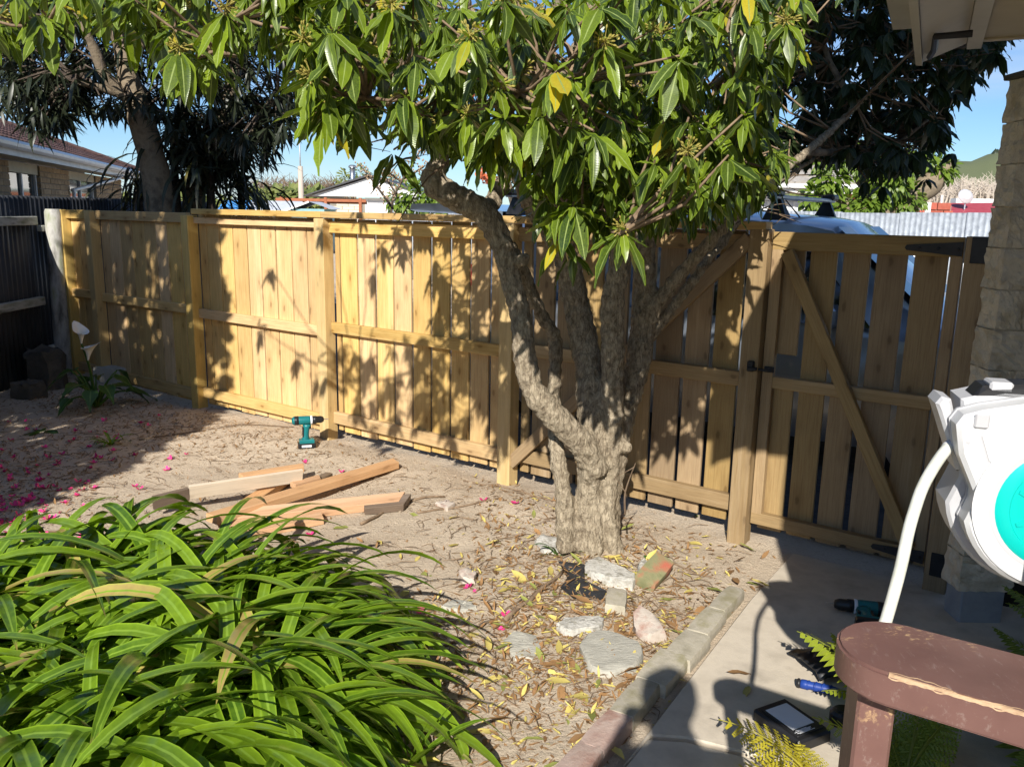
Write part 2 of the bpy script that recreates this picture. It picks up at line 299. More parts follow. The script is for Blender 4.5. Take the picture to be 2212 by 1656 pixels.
# ------------------------------------------------------------------ object helpers
def link(o, parent=None):
    COL.objects.link(o)
    if parent is not None: o.parent = parent
    return o
def tag(o, label=None, cat=None, group=None, kind=None):
    if label: o['label'] = label
    if cat: o['category'] = cat
    if group: o['group'] = group
    if kind: o['kind'] = kind
    return o
def thing(name, loc, label, cat, group=None, rz=0.0):
    o = bpy.data.objects.new(name, None); o.empty_display_size = .1; COL.objects.link(o)
    o.location = loc; o.rotation_euler = (0, 0, rz); tag(o, label, cat, group); return o
class MB:
    """collects shapes into one mesh"""
    def __init__(s): s.v = []; s.f = []; s.mi = []; s.cur = 0
    def add(s, vs, fs):
        n = len(s.v); s.v += [tuple(v) for v in vs]; s.f += [tuple(i+n for i in f) for f in fs]; s.mi += [s.cur]*len(fs); return s
    def box(s, c, d, M=None, ch=0.0):
        x, y, z = (q/2 for q in d)
        if ch <= 0:
            vs = [Vector((sx*x, sy*y, sz*z)) for sx in (-1, 1) for sy in (-1, 1) for sz in (-1, 1)]
            fs = [(0, 1, 3, 2), (4, 6, 7, 5), (0, 4, 5, 1), (2, 3, 7, 6), (0, 2, 6, 4), (1, 5, 7, 3)]
        else:
            vs = []; idx = {}
            for sx in (-1, 1):
                for sy in (-1, 1):
                    for sz in (-1, 1):
                        for a in range(3):
                            p = [sx*(x-ch), sy*(y-ch), sz*(z-ch)]; p[a] += (sx, sy, sz)[a]*ch
                            idx[(sx, sy, sz, a)] = len(vs); vs.append(Vector(p))
            fs = []
            for a in range(3):
                b_, c_ = (a+1) % 3, (a+2) % 3
                for sg in (-1, 1):
                    q = []
                    for (u, w) in ((-1, -1), (1, -1), (1, 1), (-1, 1)):
                        k = [0, 0, 0]; k[a] = sg; k[b_] = u; k[c_] = w; q.append(idx[(k[0], k[1], k[2], a)])
                    fs.append(q if sg > 0 else q[::-1])
                for u in (-1, 1):
                    for w in (-1, 1):   # edge along axis a
                        def g(e, ax):
                            k = [0, 0, 0]; k[a] = e; k[b_] = u; k[c_] = w; return idx[(k[0], k[1], k[2], ax)]
                        q = [g(-1, b_), g(1, b_), g(1, c_), g(-1, c_)]
                        fs.append(q if u*w > 0 else q[::-1])
            for sx in (-1, 1):
                for sy in (-1, 1):
                    for sz in (-1, 1):
                        q = [idx[(sx, sy, sz, a)] for a in range(3)]; fs.append(q if sx*sy*sz > 0 else q[::-1])
        if M is None: vs = [v + Vector(c) for v in vs]
        else: vs = [M @ v + Vector(c) for v in vs]
        return s.add(vs, fs)
    def tube(s, pts, rad, n=8, cap=True, wob=0.0):
        pts = [Vector(p) for p in pts]; k = len(pts)
        if not hasattr(rad, '__len__'): rad = [rad]*k
        vs = []; fs = []; prev = None
        for i, p in enumerate(pts):
            tg = (pts[min(i+1, k-1)] - pts[max(i-1, 0)]).normalized()
            if prev is None: a = tg.orthogonal().normalized()
            else: a = (prev - tg*prev.dot(tg)).normalized()
            prev = a; b_ = tg.cross(a)
            for j in range(n):
                w = 2*math.pi*j/n; r = rad[i]*(1+wob*random.uniform(-1, 1)); vs.append(p + (a*math.cos(w)+b_*math.sin(w))*r)
        for i in range(k-1):
            for j in range(n):
                j2 = (j+1) % n; fs.append((i*n+j, i*n+j2, (i+1)*n+j2, (i+1)*n+j))
        if cap: fs.append(tuple(range(n))[::-1]); fs.append(tuple((k-1)*n+j for j in range(n)))
        return s.add(vs, fs)
    def lathe(s, prof, n=16, M=None, c=(0, 0, 0)):
        """prof: (r, z) pairs about local z"""
        vs = []; fs = []; k = len(prof)
        for r, z in prof:
            for j in range(n):
                w = 2*math.pi*j/n; p = Vector((r*math.cos(w), r*math.sin(w), z)); vs.append((M @ p if M is not None else p) + Vector(c))
        for i in range(k-1):
            for j in range(n):
                j2 = (j+1) % n; fs.append((i*n+j, i*n+j2, (i+1)*n+j2, (i+1)*n+j))
        fs.append(tuple(range(n))[::-1]); fs.append(tuple((k-1)*n+j for j in range(n)))
        return s.add(vs, fs)
    def prism(s, poly, h, M=None, c=(0, 0, 0), ch=0.0):
        """poly in local xy, extruded 0..h along local z; optional chamfer of the top rim"""
        n = len(poly); P = [Vector((p[0], p[1])) for p in poly]
        ar = sum(P[i].x*P[(i+1) % n].y - P[(i+1) % n].x*P[i].y for i in range(n))
        if ar < 0: P = P[::-1]
        rings = [(P, 0.0), (P, h - ch)] if ch else [(P, 0.0), (P, h)]
        if ch:
            Q = []
            for i in range(n):
                e1 = (P[i]-P[i-1]).normalized(); e2 = (P[(i+1) % n]-P[i]).normalized()
                nn = Vector((-(e1.y+e2.y), e1.x+e2.x)); nn = nn.normalized() if nn.length > 1e-6 else Vector((0, 0)); Q.append(P[i] + nn*ch)
            rings.append((Q, h))
        vs = []
        for ring, z in rings:
            for p in ring:
                q = Vector((p.x, p.y, z)); vs.append((M @ q if M is not None else q) + Vector(c))
        fs = [tuple(range(n))[::-1], tuple((len(rings)-1)*n+i for i in range(n))]
        for k in range(len(rings)-1):
            for i in range(n):
                j = (i+1) % n; fs.append((k*n+i, k*n+j, (k+1)*n+j, (k+1)*n+i))
        return s.add(vs, fs)
    def mesh(s, name):
        me = bpy.data.meshes.new(name); me.from_pydata(s.v, [], s.f); me.update(); return me
    def build(s, name, mat, parent=None, loc=(0, 0, 0), rot=(0, 0, 0), smooth=False):
        me = s.mesh(name)
        mats = mat if isinstance(mat, (list, tuple)) else [mat]
        for q in mats: me.materials.append(MATS[q])
        if len(mats) > 1: me.polygons.foreach_set('material_index', s.mi)
        if smooth: me.polygons.foreach_set('use_smooth', [True]*len(me.polygons))
        o = bpy.data.objects.new(name, me); link(o, parent); o.location = loc; o.rotation_euler = rot; return o
def inst(src, parent, loc, rot=(0, 0, 0), scale=None, name=None):
    o = bpy.data.objects.new(name or src.name.split('.')[0], src if isinstance(src, bpy.types.Mesh) else src.data)
    link(o, parent); o.location = loc; o.rotation_euler = rot
    if scale is not None: o.scale = scale if hasattr(scale, '__len__') else (scale,)*3
    return o
def smooth_by_angle(o, ang=40):
    me = o.data; me.polygons.foreach_set('use_smooth', [True]*len(me.polygons))
    try: me.set_sharp_from_angle(angle=R_(ang))
    except Exception: pass
    return o

# ---------- leaf blades: (verts n*3, quads, uv per vert)
def blade(length, width, segs=6, wavy=.0, fold=.12, droop=.15, shape='lance', seed=0):
    """blade along +y from the origin, face up +z"""
    rr = random.Random(seed); V = []; UV = []; Q = []
    ph = rr.uniform(0, 6.28)
    for i in range(segs+1):
        u = i/segs
        if shape == 'lance': w = math.sin(math.pi*min(1, u**.85))**.8
        elif shape == 'strap': w = (min(1, .55+u*2.2))*(1 if u < .75 else max(.0, 1-((u-.75)/.25)**2))
        elif shape == 'ovate': w = math.sin(math.pi*u**.7)
        elif shape == 'heart': w = (.75+.5*math.sin(math.pi*min(1, u*1.6)))*(1-u**2.2)
        else: w = math.sin(math.pi*u)
        w = max(w, .03 if 0 < i < segs else .05)*width/2
        y = length*u; z = -droop*length*u*u
        for k, sx in enumerate((-1, 0, 1)):
            wz = wavy*width*math.sin(ph+u*(15+3*k)+k*2.1)*abs(sx)
            V.append((sx*w*(1+.10*wavy*4*math.sin(ph+u*19+k)), y, z + abs(sx)*fold*w*2 + wz)); UV.append((.5+sx*.5, u))
    for i in range(segs):
        for k in range(2):
            a = i*3+k; Q.append((a, a+1, a+4, a+3))
    return np.array(V), np.array(Q), np.array(UV)
def arc_blade(length, width, a0, a1, segs=10, fold=.22, twist=0.0, tipk=.28, seed=0):
    """strap that leaves the ground at elevation a0 and ends at a1 (radians), bending in its own yz plane"""
    rr = random.Random(seed); V = []; UV = []; Q = []; y = z = 0.0
    for i in range(segs+1):
        u = i/segs; a = a0 + (a1-a0)*u**1.25
        if i: y += math.cos(a)*length/segs; z += math.sin(a)*length/segs
        w = width/2*(.72+.28*min(1, u*3))*(1 if u < 1-tipk else max(.04, 1-((u-1+tipk)/tipk)**2))
        tw = twist*u; nx = Vector((math.cos(tw), -math.sin(a)*math.sin(tw), math.cos(a)*math.sin(tw)))
        up = Vector((0, -math.sin(a), math.cos(a)))
        for sx in (-1, 0, 1):
            p = Vector((0, y, z)) + nx*sx*w + up*(abs(sx)*fold*w); V.append(tuple(p)); UV.append((.5+.5*sx, u))
    for i in range(segs):
        for k in range(2):
            a = i*3+k; Q.append((a, a+1, a+4, a+3))
    return np.array(V), np.array(Q), np.array(UV)
def leafmesh(name, V, Q, UV, rnd, mat):
    """fast mesh of quads with uv and per-vertex rnd"""
    me = bpy.data.meshes.new(name); nv = len(V); nq = len(Q)
    me.vertices.add(nv); me.vertices.foreach_set('co', np.asarray(V, dtype=np.float32).ravel())
    me.loops.add(nq*4); me.loops.foreach_set('vertex_index', np.asarray(Q, dtype=np.int32).ravel())
    me.polygons.add(nq); me.polygons.foreach_set('loop_start', np.arange(0, nq*4, 4, dtype=np.int32))
    me.polygons.foreach_set('use_smooth', np.ones(nq, dtype=bool))
    me.update(calc_edges=True)
    ul = me.uv_layers.new(name='UVMap'); ul.data.foreach_set('uv', np.asarray(UV, dtype=np.float32)[np.asarray(Q).ravel()].ravel())
    a = me.attributes.new('rnd', 'FLOAT', 'POINT'); a.data.foreach_set('value', np.asarray(rnd, dtype=np.float32))
    me.materials.append(MATS[mat]); return me
def frame(d, up):
    """matrix whose y axis is d and z axis leans to up"""
    y = d.normalized(); x = y.cross(up); x = x.normalized() if x.length > 1e-5 else y.orthogonal().normalized(); z = x.cross(y)
    return Matrix(((x.x, y.x, z.x), (x.y, y.y, z.y), (x.z, y.z, z.z)))
def gather(variants, items):
    """items: (variant index, 3x3 Matrix, location, scale, rnd) -> arrays of one joined mesh"""
    Vs, Qs, Us, Rs, n = [], [], [], [], 0
    for k, M, p, s, r in items:
        V, Q, U = variants[k]; A = np.array(M)*s
        Vs.append(V @ A.T + np.array(p)); Qs.append(Q+n); Us.append(U); Rs.append(np.full(len(V), r)); n += len(V)
    return np.concatenate(Vs), np.concatenate(Qs), np.concatenate(Us), np.concatenate(Rs)
def rot_of(M): return M.to_euler()
def pts_curve(ps, n=4):
    """Catmull-Rom through points"""
    ps = [Vector(p) for p in ps]; out = []
    for i in range(len(ps)-1):
        p0, p1, p2, p3 = ps[max(i-1, 0)], ps[i], ps[i+1], ps[min(i+2, len(ps)-1)]
        for k in range(n):
            t_ = k/n; out.append(.5*((2*p1)+(p2-p0)*t_+(2*p0-5*p1+4*p2-p3)*t_*t_+(3*p1-p0-3*p2+p3)*t_**3))
    out.append(ps[-1]); return out
def lerp_list(a, n): 
    m_ = len(a)-1; return [a[min(int(i*m_/(n-1)), m_-1)] + (a[min(int(i*m_/(n-1)), m_-1)+1]-a[min(int(i*m_/(n-1)), m_-1)])*((i*m_/(n-1))-min(int(i*m_/(n-1)), m_-1)) for i in range(n)]
def fbm(x, y, s, seed=0.0, o=4):
    return mnoise.fractal(Vector((x*s+seed, y*s-seed, seed)), 1.0, 2.0, o)

# ================================================================== SETTING
# ---- ground: one sheet, fine and lumpy in the garden, coarse to the horizon
def ground_z(x, y):
    near = 1.0 if y < 9 else max(0, 1-(y-9)/4)
    z = .028*fbm(x, y, .9, 3.1, 3) + .011*fbm(x, y, 5.0, 8.2, 4)*near + .0045*fbm(x, y, 22.0, 1.7, 3)*near
    # spoil heaped along the line of new posts
    rel = Vector((x, y, 0)) - X0; o = rel.dot(DY); s = rel.dot(DX)
    z += .035*math.exp(-((o+.25)/.22)**2)*(.6+.4*math.sin(s*3.1+1))*(1 if -3.6 < s < 3.0 else 0)
    z += .05*math.exp(-(((x-.43)/.34)**2+((y-4.05)/.3)**2))
    # level under the path
    if y > 1.5: 
        d = path_side(x, y)
        k = max(0.0, min(1.0, (d+.10)/.14)); z = z*(1-k) + (-.012)*k
    return z
def path_side(x, y):
    """>0 on the path side of the brick edging (signed distance, roughly)"""
    a = Vector((.255, 2.36)); b_ = Vector((1.05, 3.62)); c_ = Vector((1.42, 4.12))
    p = Vector((x, y))
    def sd(a, b_):
        e = (b_-a).normalized(); return (p.x-a.x)*e.y - (p.y-a.y)*e.x
    return sd(a, b_) if y < 3.62 else min(sd(b_, c_), 9) if y < 4.3 else -1
def axis_steps(lo, hi, step, far):
    v = list(np.arange(lo, hi+1e-6, step)); g = step; x = hi
    while x < far: g *= 1.45; x += g; v.append(x)
    g = step; x = lo
    while x > -far: g *= 1.45; x -= g; v.insert(0, x)
    return v
xs = axis_steps(-5.4, 2.4, .045, 9000); ys = axis_steps(1.6, 9.2, .045, 9000)
gv = [(x, y, (ground_z(x, y) if (-7 < x < 4 and 0 < y < 13) else 0.0)) for y in ys for x in xs]
nx = len(xs); gf = [(j*nx+i, j*nx+i+1, (j+1)*nx+i+1, (j+1)*nx+i) for j in range(len(ys)-1) for i in range(nx-1)]
g = MB(); g.v = gv; g.f = gf; g.mi = [0]*len(gf)
tag(g.build('ground', 'soil', smooth=True), kind='structure')
# ---- concrete path: separate slabs with an open joint between them
SLZ = .012
path = bpy.data.objects.new('path', None); COL.objects.link(path); tag(path, kind='structure')
def slab(poly, h=.05):
    o = MB().prism(poly, h, ch=.006).build('concrete_slab', 'concrete', path, (0, 0, SLZ-h)); return o
slab([(.37, 2.335), (1.13, 3.56), (1.50, 4.10), (2.02, 3.74), (2.5, 3.38), (2.5, 2.2), (1.1, 2.31), (.62, 2.508), (.50, 2.52)])
slab([(.30, 2.20), (.36, 2.31), (.48, 2.495), (.61, 2.487), (1.09, 2.29), (2.5, 2.18), (2.5, 1.3), (.1, 1.3)])
# ---- driveway behind the fence
dv = [fw(-9, .35), fw(7, .35), fw(7, 6.2), fw(-9, 6.2)]
tag(MB().prism([(p.x, p.y) for p in dv], .03).build('driveway', 'driveway_dark', loc=(0, 0, .02)), kind='structure')
# ---- hills far off to the right
def hills():
    mb = MB(); n = 60
    prof = []
    for i in range(n+1):
        a = R_(8 + 48*i/n); h = 40 + 105*math.exp(-((i/n-.52)/.28)**2) + 14*fbm(i*.2, 0, 1, 4)
        prof.append((a, h))
    vs = []; fs = []
    for a, h in prof:
        for k, (d, q) in enumerate(((1500, -.02), (1750, .45), (1950, .82), (2100, 1.0), (2300, .8))):
            hh = h*q + (8*fbm(a*40, k, 1, 2) if k else 0); vs.append((d*math.sin(a), d*math.cos(a), hh))
    for i in range(n):
        for k in range(4): fs.append((i*5+k, (i+1)*5+k, (i+1)*5+k+1, i*5+k+1))
    mb.add(vs, fs); return mb.build('hills', 'hill_grass', smooth=True)
tag(hills(), kind='structure')
ww_ = MB()
for i in range(26):
    a = R_(29.2+ i*.13 + random.uniform(-.05, .05)); d = 2090; p = Vector((d*math.sin(a), d*math.cos(a), 146 - abs(i-10)*.5))
    ww_.lathe([(.2, -18), (9+random.random()*5, -9), (7, 2), (.3, 8+random.random()*5)], 7, c=p)
tag(ww_.build('ridge_wood', 'leaf_bg', smooth=True), 'dark band of trees on the far hill ridge', 'trees', kind='stuff')

# ================================================================== TIMBER FENCE (local x along the fence, -y to the garden)
fence = thing('paling_fence', tuple(X0), 'new pine paling fence with posts, three rails and a capping board', 'fence', rz=-FA)
POSTS = [(-3.845, .10, 1.69, -.1), (-3.277, .10, 1.685, 0), (-1.681, .10, 1.672, 0), (0, .10, 1.678, 0), (1.712, .10, 1.678, 0), (3.288, .098, 1.690, 0)]
for i, (s, w, zt, off) in enumerate(POSTS):
    dz = random.uniform(-.004, .004)
    MB().box((0, 0, 0), (w, .10, zt+.25), ch=.004).build('post', 'post_z' if i not in (5,) else 'pine_old_z', fence, (s+w/2, .05+(0.0 if off == 0 else .02), (zt-.25)/2+dz), (0, 0, random.uniform(-.01, .01)))
MB().box((0, 0, 0), (.10, .10, 1.95), ch=.004).build('hinge_post', 'pine_old_z', fence, (4.318, .05, 1.68-.975))
def edges(a, b_, gaps): e = [a]+list(gaps)+[b_]; return [(e[i], e[i+1]) for i in range(len(e)-1)]
def palings(par, a, b_, gaps, gw, z0, z1, mat, slope=0.0, jit=.006):
    for (l, r) in edges(a, b_, gaps):
        w = r-l-gw; zb = z0+random.uniform(-jit, jit)+slope*((l+r)/2-a); zt = z1+random.uniform(-.004, .004)
        if w < .02: continue
        MB().box((0, 0, 0), (w, .020, zt-zb), ch=.0025).build('paling', mat, par, ((l+r)/2, .112+random.uniform(-.0015, .0015), (zb+zt)/2), (0, random.uniform(-.0035, .0035), 0))
palings(fence, -3.74, -3.277, [-3.60, -3.44], .008, .03, 1.675, 'pine_z')
palings(fence, -3.178, -1.681, [-3.029, -2.831, -2.628, -2.424, -2.238, -2.057, -1.847], .008, .012, 1.675, 'pine_z', .004)
palings(fence, -1.580, 0, [-1.471, -1.288, -1.111, -.923, -.753, -.567, -.38, -.198, -.02], .014, .028, 1.676, 'pine_z')
palings(fence, .10, 1.712, [.163, .346, .527, .704, .88, 1.054, 1.227, 1.396, 1.564], .019, .066, 1.676, 'pine_z')
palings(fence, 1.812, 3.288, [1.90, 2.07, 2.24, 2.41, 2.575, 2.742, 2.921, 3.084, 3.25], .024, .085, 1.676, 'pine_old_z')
def rail(par, a, b_, zc, h=.085, th=.045, y=.078, mat='pine_x'):
    return MB().box((0, 0, 0), (b_-a-.002, th, h), ch=.003).build('rail', mat, par, ((a+b_)/2, y, zc), (0, random.uniform(-.002, .002), 0))
SEG = [(-3.745, -3.277), (-3.177, -1.681), (-1.581, 0), (.10, 1.712), (1.812, 3.288)]
for (a, b_), zt, zm, zb, mt in zip(SEG, (1.645, 1.645, 1.628, 1.615, 1.615), (.865, .855, .833, .87, .90), (.10, .095, .132, .174, .205), ('pine_x',)*4+('pine_old_x',)):
    rail(fence, a, b_, zt, .085 if a < -1.6 else (.05 if a < 0 else .085), mat=mt); rail(fence, a, b_, zm, .078, mat=mt); rail(fence, a, b_, zb, .088, mat=mt)
for a, b_ in ((-1.53, .07), (.073, 3.37)):
    MB().box((0, 0, 0), (b_-a, .10, .045), ch=.004).build('capping', 'pine_x' if a < 0 else 'pine_x', fence, ((a+b_)/2, .052, 1.7015))
def diag(par, p, q, w, th, y, mat, name='brace'):
    a = Vector((p[0], 0, p[1])); b_ = Vector((q[0], 0, q[1])); d = b_-a
    o = MB().box((0, 0, 0), (d.length, th, w), ch=.003).build(name, mat, par, ((p[0]+q[0])/2, y, (p[1]+q[1])/2), (0, -math.atan2(d.z, d.x), 0)); return o
diag(fence, (1.800, .150), (3.286, 1.640), .078, .04, .034, 'pine_old_x')
# ---- gate
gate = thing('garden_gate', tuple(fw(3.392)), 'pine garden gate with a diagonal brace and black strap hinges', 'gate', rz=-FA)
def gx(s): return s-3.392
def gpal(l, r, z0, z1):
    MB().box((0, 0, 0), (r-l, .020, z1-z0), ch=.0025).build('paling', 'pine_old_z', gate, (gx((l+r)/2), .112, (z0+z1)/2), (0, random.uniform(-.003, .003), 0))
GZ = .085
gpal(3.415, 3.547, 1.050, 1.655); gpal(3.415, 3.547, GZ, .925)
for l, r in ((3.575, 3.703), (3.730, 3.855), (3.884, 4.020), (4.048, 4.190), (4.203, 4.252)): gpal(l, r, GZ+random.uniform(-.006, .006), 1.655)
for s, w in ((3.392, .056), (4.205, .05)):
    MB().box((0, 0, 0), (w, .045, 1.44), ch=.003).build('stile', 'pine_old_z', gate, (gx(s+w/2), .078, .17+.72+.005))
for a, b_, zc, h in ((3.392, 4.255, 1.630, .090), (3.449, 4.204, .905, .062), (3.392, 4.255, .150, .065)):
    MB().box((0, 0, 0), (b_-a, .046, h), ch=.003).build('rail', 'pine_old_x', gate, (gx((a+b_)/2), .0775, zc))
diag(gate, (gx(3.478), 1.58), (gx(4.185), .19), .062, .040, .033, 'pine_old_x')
def hinge(z, name='strap_hinge'):
    mb = MB(); mb.prism([(gx(4.02), z-.012), (gx(4.252), z-.032), (gx(4.252), z+.032), (gx(4.02), z+.012), (gx(4.012), z)], .006, M=Matrix(((1, 0, 0), (0, 0, -1), (0, 1, 0))), c=(0, .052, 0))
    o = mb.build(name, 'black_iron', gate)
    MB().box((gx(4.322), -.004, z), (.062, .008, .115), ch=.002).build('hinge_plate', 'black_iron', o)
    MB().tube([(gx(4.275), .012, z-.058), (gx(4.275), .012, z+.058)], .010, 8).build('hinge_pin', 'black_iron', o)
    for q in (.04, .12, .2):
        MB().lathe([(.007, 0), (.007, .003), (.003, .006)], 8, M=Matrix.Rotation(R_(90), 3, 'X'), c=(gx(4.035+q), .046, z)).build('bolt', 'black_iron', o)
hinge(1.622); hinge(.150)
lt = MB(); lt.box((gx(3.352), -.012, .988), (.034, .024, .055), ch=.004); lt.box((gx(3.365), -.026, .978), (.05, .02, .018), ch=.003)
lt = lt.build('latch', 'black_iron', gate); MB().box((gx(3.41), .012, .972), (.085, .012, .012), ch=.002).build('latch_bar', 'black_iron', lt)
MB().box((gx(3.43), .049, .972), (.05, .012, .03), ch=.002).build('latch_plate', 'black_iron', lt)

# ================================================================== OLD CORRUGATED FENCE on the left
def corrugated(name, a, b_, z0, z1, mat, parent=None, pitch=.076, amp=.009, loc=None):
    a = Vector(a); b_ = Vector(b_); d = (b_-a); Lg = d.length; e = d.normalized(); nrm = Vector((e.y, -e.x, 0)); n = int(Lg/pitch*6)
    vs = []; fs = []
    for i in range(n+1):
        s = Lg*i/n; o = amp*math.sin(2*math.pi*s/pitch)
        for z in (z0, z1): vs.append(a + e*s + nrm*o + Vector((0, 0, z)))
    for i in range(n): fs.append((2*i, 2*i+2, 2*i+3, 2*i+1))
    mb = MB(); mb.add(vs, fs); o = mb.build(name, mat, parent, smooth=True)
    so_ = o.modifiers.new('thickness', 'SOLIDIFY'); so_.thickness = .0015
    return o
oldf = thing('corrugated_fence', (-4.80, 5.5, 0), 'dark corrugated steel boundary fence with old lichened white rails', 'fence')
for i in range(11):
    y0 = -1.2 + i*.80
    sh = corrugated('steel_sheet', (.0 + (i % 2)*.004, y0, 0), (.0 + (i % 2)*.004, y0+.83, 0), .0, 1.812, 'steel_dark', oldf)
for zc, hh in ((1.575, .085), (.785, .085)):
    MB().box((.056, .80, zc), (.06, 4.0, hh), ch=.006).build('rail', 'white_rail_old', oldf)
op = MB().lathe([(.084, -.2), (.083, .4), (.080, 1.0), (.083, 1.66), (.072, 1.69)], 9).build('post', 'white_old', oldf, (.155, 2.90, 0), (R_(.5), R_(1.2), .3)); smooth_by_angle(op, 50)
for zz in (.3, 1.5): MB().box((0, 0, 0), (.05, .12, .06), ch=.006).build('block', 'white_rail_old', oldf, (.09, 2.86, zz))

# ================================================================== NEIGHBOUR'S BRICK HOUSE (left, beyond the corrugated fence)
HO = Vector((-5.43, 8.0, 0)); HA = math.atan2(.963, -.268)
bh = thing('brick_house', tuple(HO), 'tan brick bungalow with brown tiled hip roof and white gutter', 'house', rz=HA)
hx = Vector((math.cos(HA), math.sin(HA), 0)); hy = Vector((-hx.y, hx.x, 0))
def hloc(px, py, yoff):
    """local (x, z) where the sight line meets the plane local y = yoff"""
    d = ray(px, py); tt = (HO + hy*yoff - EYE).dot(hy)/d.dot(hy); p = EYE + d*tt - HO; return p.dot(hx), p.z
WY = .46
xw1a, _ = hloc(22, 400, WY); xw1b, _ = hloc(88, 400, WY); xw2a, _ = hloc(150, 400, WY); xw2b, _ = hloc(207, 400, WY); xend, _ = hloc(262, 400, WY)
HX1 = xend + .35
def wallpiece(a, b_, z0, z1): MB().box(((a+b_)/2, WY+.11+.008, (z0+z1)/2), (b_-a, .22, z1-z0)).build('wall', 'mortar', bh)
for a, b_ in ((-1.0, xw1a), (xw1b, xw2a), (xw2b, xend)): wallpiece(a, b_, 0, 2.30)
for a, b_ in ((xw1a, xw1b), (xw2a, xw2b)): wallpiece(a, b_, 0, 1.40)
bm_ = MB().box((0, 0, 0), (.222, .10, .076), ch=.004).mesh('brick'); bm_.materials.append(MATS['house_brick'])
bh_ = MB().box((0, 0, 0), (.108, .10, .076), ch=.004).mesh('brick'); bh_.materials.append(MATS['house_brick'])
for a, b_ in ((-.2, xw1a), (xw1b, xw2a), (xw2b, xend)):
    for c in range(8):
        z = 1.66 + c*.086; x = a + (.0 if c % 2 == 0 else -.116)
        while x < b_-.02:
            l, r = max(x, a), min(x+.222, b_)
            if r-l > .04:
                me = bm_ if r-l > .2 else bh_
                o = inst(me, bh, ((l+r)/2, WY+.05-.006+random.uniform(-.002, .002), z), (0, 0, random.choice((0, math.pi))), ((r-l)/(.222 if me is bm_ else .108), 1, 1), 'brick')
            x += .233
def bwin(a, b_):
    w = thing_part('window', bh)
    for l, r in ((a, a+.05), ((a+b_)/2-.03, (a+b_)/2+.03), (b_-.05, b_)):
        MB().box(((l+r)/2, WY+.08, 1.78), (r-l, .06, .76), ch=.004).build('frame', 'white_paint', w)
    MB().box(((a+b_)/2, WY+.08, 1.375), (b_-a, .09, .05), ch=.004).build('sill', 'white_paint', w)
    MB().box(((a+b_)/2, WY+.05, 2.235), (b_-a, .05, .15), ch=.003).build('head_panel', 'cream_paint', w)
    for l, r in ((a+.05, (a+b_)/2-.03), ((a+b_)/2+.03, b_-.05)):
        MB().box(((l+r)/2, WY+.085, 1.78), (r-l, .008, .76)).build('pane', 'window_glass', w)
    MB().box(((a+b_)/2, WY+.19, 1.9), (b_-a, .01, .9)).build('blind', 'curtain', w)
def thing_part(name, parent):
    o = bpy.data.objects.new(name, None); o.empty_display_size = .1; link(o, parent); return o
bwin(xw1a, xw1b); bwin(xw2a, xw2b)
MB().box(((HX1-1.2)/2, .25, 2.325), (HX1+1.2-.04, .44, .012)).build('soffit', 'cream_paint', bh)
MB().box(((HX1-1.2)/2, .02, 2.375), (HX1+1.2, .025, .15)).build('fascia', 'white_paint', bh)
gp = [(0, 0), (.0, .09), (-.03, .10), (-.075, .095), (-.095, .06), (-.09, .02), (-.06, -.01)]
MB().prism(gp, HX1+1.2, M=Matrix(((0, 0, 1), (1, 0, 0), (0, 1, 0))), c=(-1.2, .0, 2.38)).build('gutter', 'gutter_paint', bh)
dp = pts_curve([(xw2b+.25, .02, 2.33), (xw2b+.12, .10, 2.24), (xw2a+.10, WY-.08, 1.99), (xw2a-.03, WY-.07, 1.93), (xw2a-.04, WY-.07, 1.5), (xw2a-.04, WY-.07, 0.0)], 4)
MB().tube(dp, .032, 10).build('downpipe', 'gutter_paint', bh, smooth=True)
# hip roof body and tiles
RS = .36
rb = MB(); T_ = 3.6
rb.add([(-1.2, -.02, 2.455), (HX1+.02, -.02, 2.455), (HX1-T_, T_, 2.455+RS*T_), (-1.2, T_, 2.455+RS*T_)], [(0, 1, 2, 3)])
rb.add([(HX1+.02, -.02, 2.455), (HX1+.02, 2*T_, 2.455), (HX1-T_, T_, 2.455+RS*T_)], [(0, 1, 2)])
roof = rb.build('roof', 'roof_dark', bh)
tm = MB(); tv = []; tf = []
for j in range(2):
    for i in range(9):
        x = -.165 + .33*i/8; tv.append((x, j*.36-.02, .016*abs(math.sin(math.pi*i/4))**1.3 + (.03 if j == 0 else .008)))
for i in range(9): tv.append((-.165+.33*i/8, -.02, -.004))
for i in range(8): tf.append((i, i+1, 10+i, 9+i)); tf.append((18+i, 19+i, i+1, i))
tm.add(tv, tf); tme = tm.mesh('roof_tile'); tme.materials.append(MATS['roof_tile'])
sl_ = math.atan(RS); cs = math.cos(sl_)
for c in range(9):
    yy = c*.315*cs
    x = .9 + (.165 if c % 2 else 0)
    while x < HX1 - yy - .1:
        inst(tme, roof, (x, yy, 2.468+yy*RS+random.uniform(-.002, .002)), (sl_, 0, 0), None, 'roof_tile'); x += .315
for k in range(12):
    t0 = k*.36*cs*.8; t1 = t0+.36*cs*.8
    MB().tube([(HX1-t0, t0, 2.50+RS*t0), (HX1-t1, t1, 2.512+RS*t1)], [.075, .068], 8).build('hip_tile', 'roof_tile', roof)

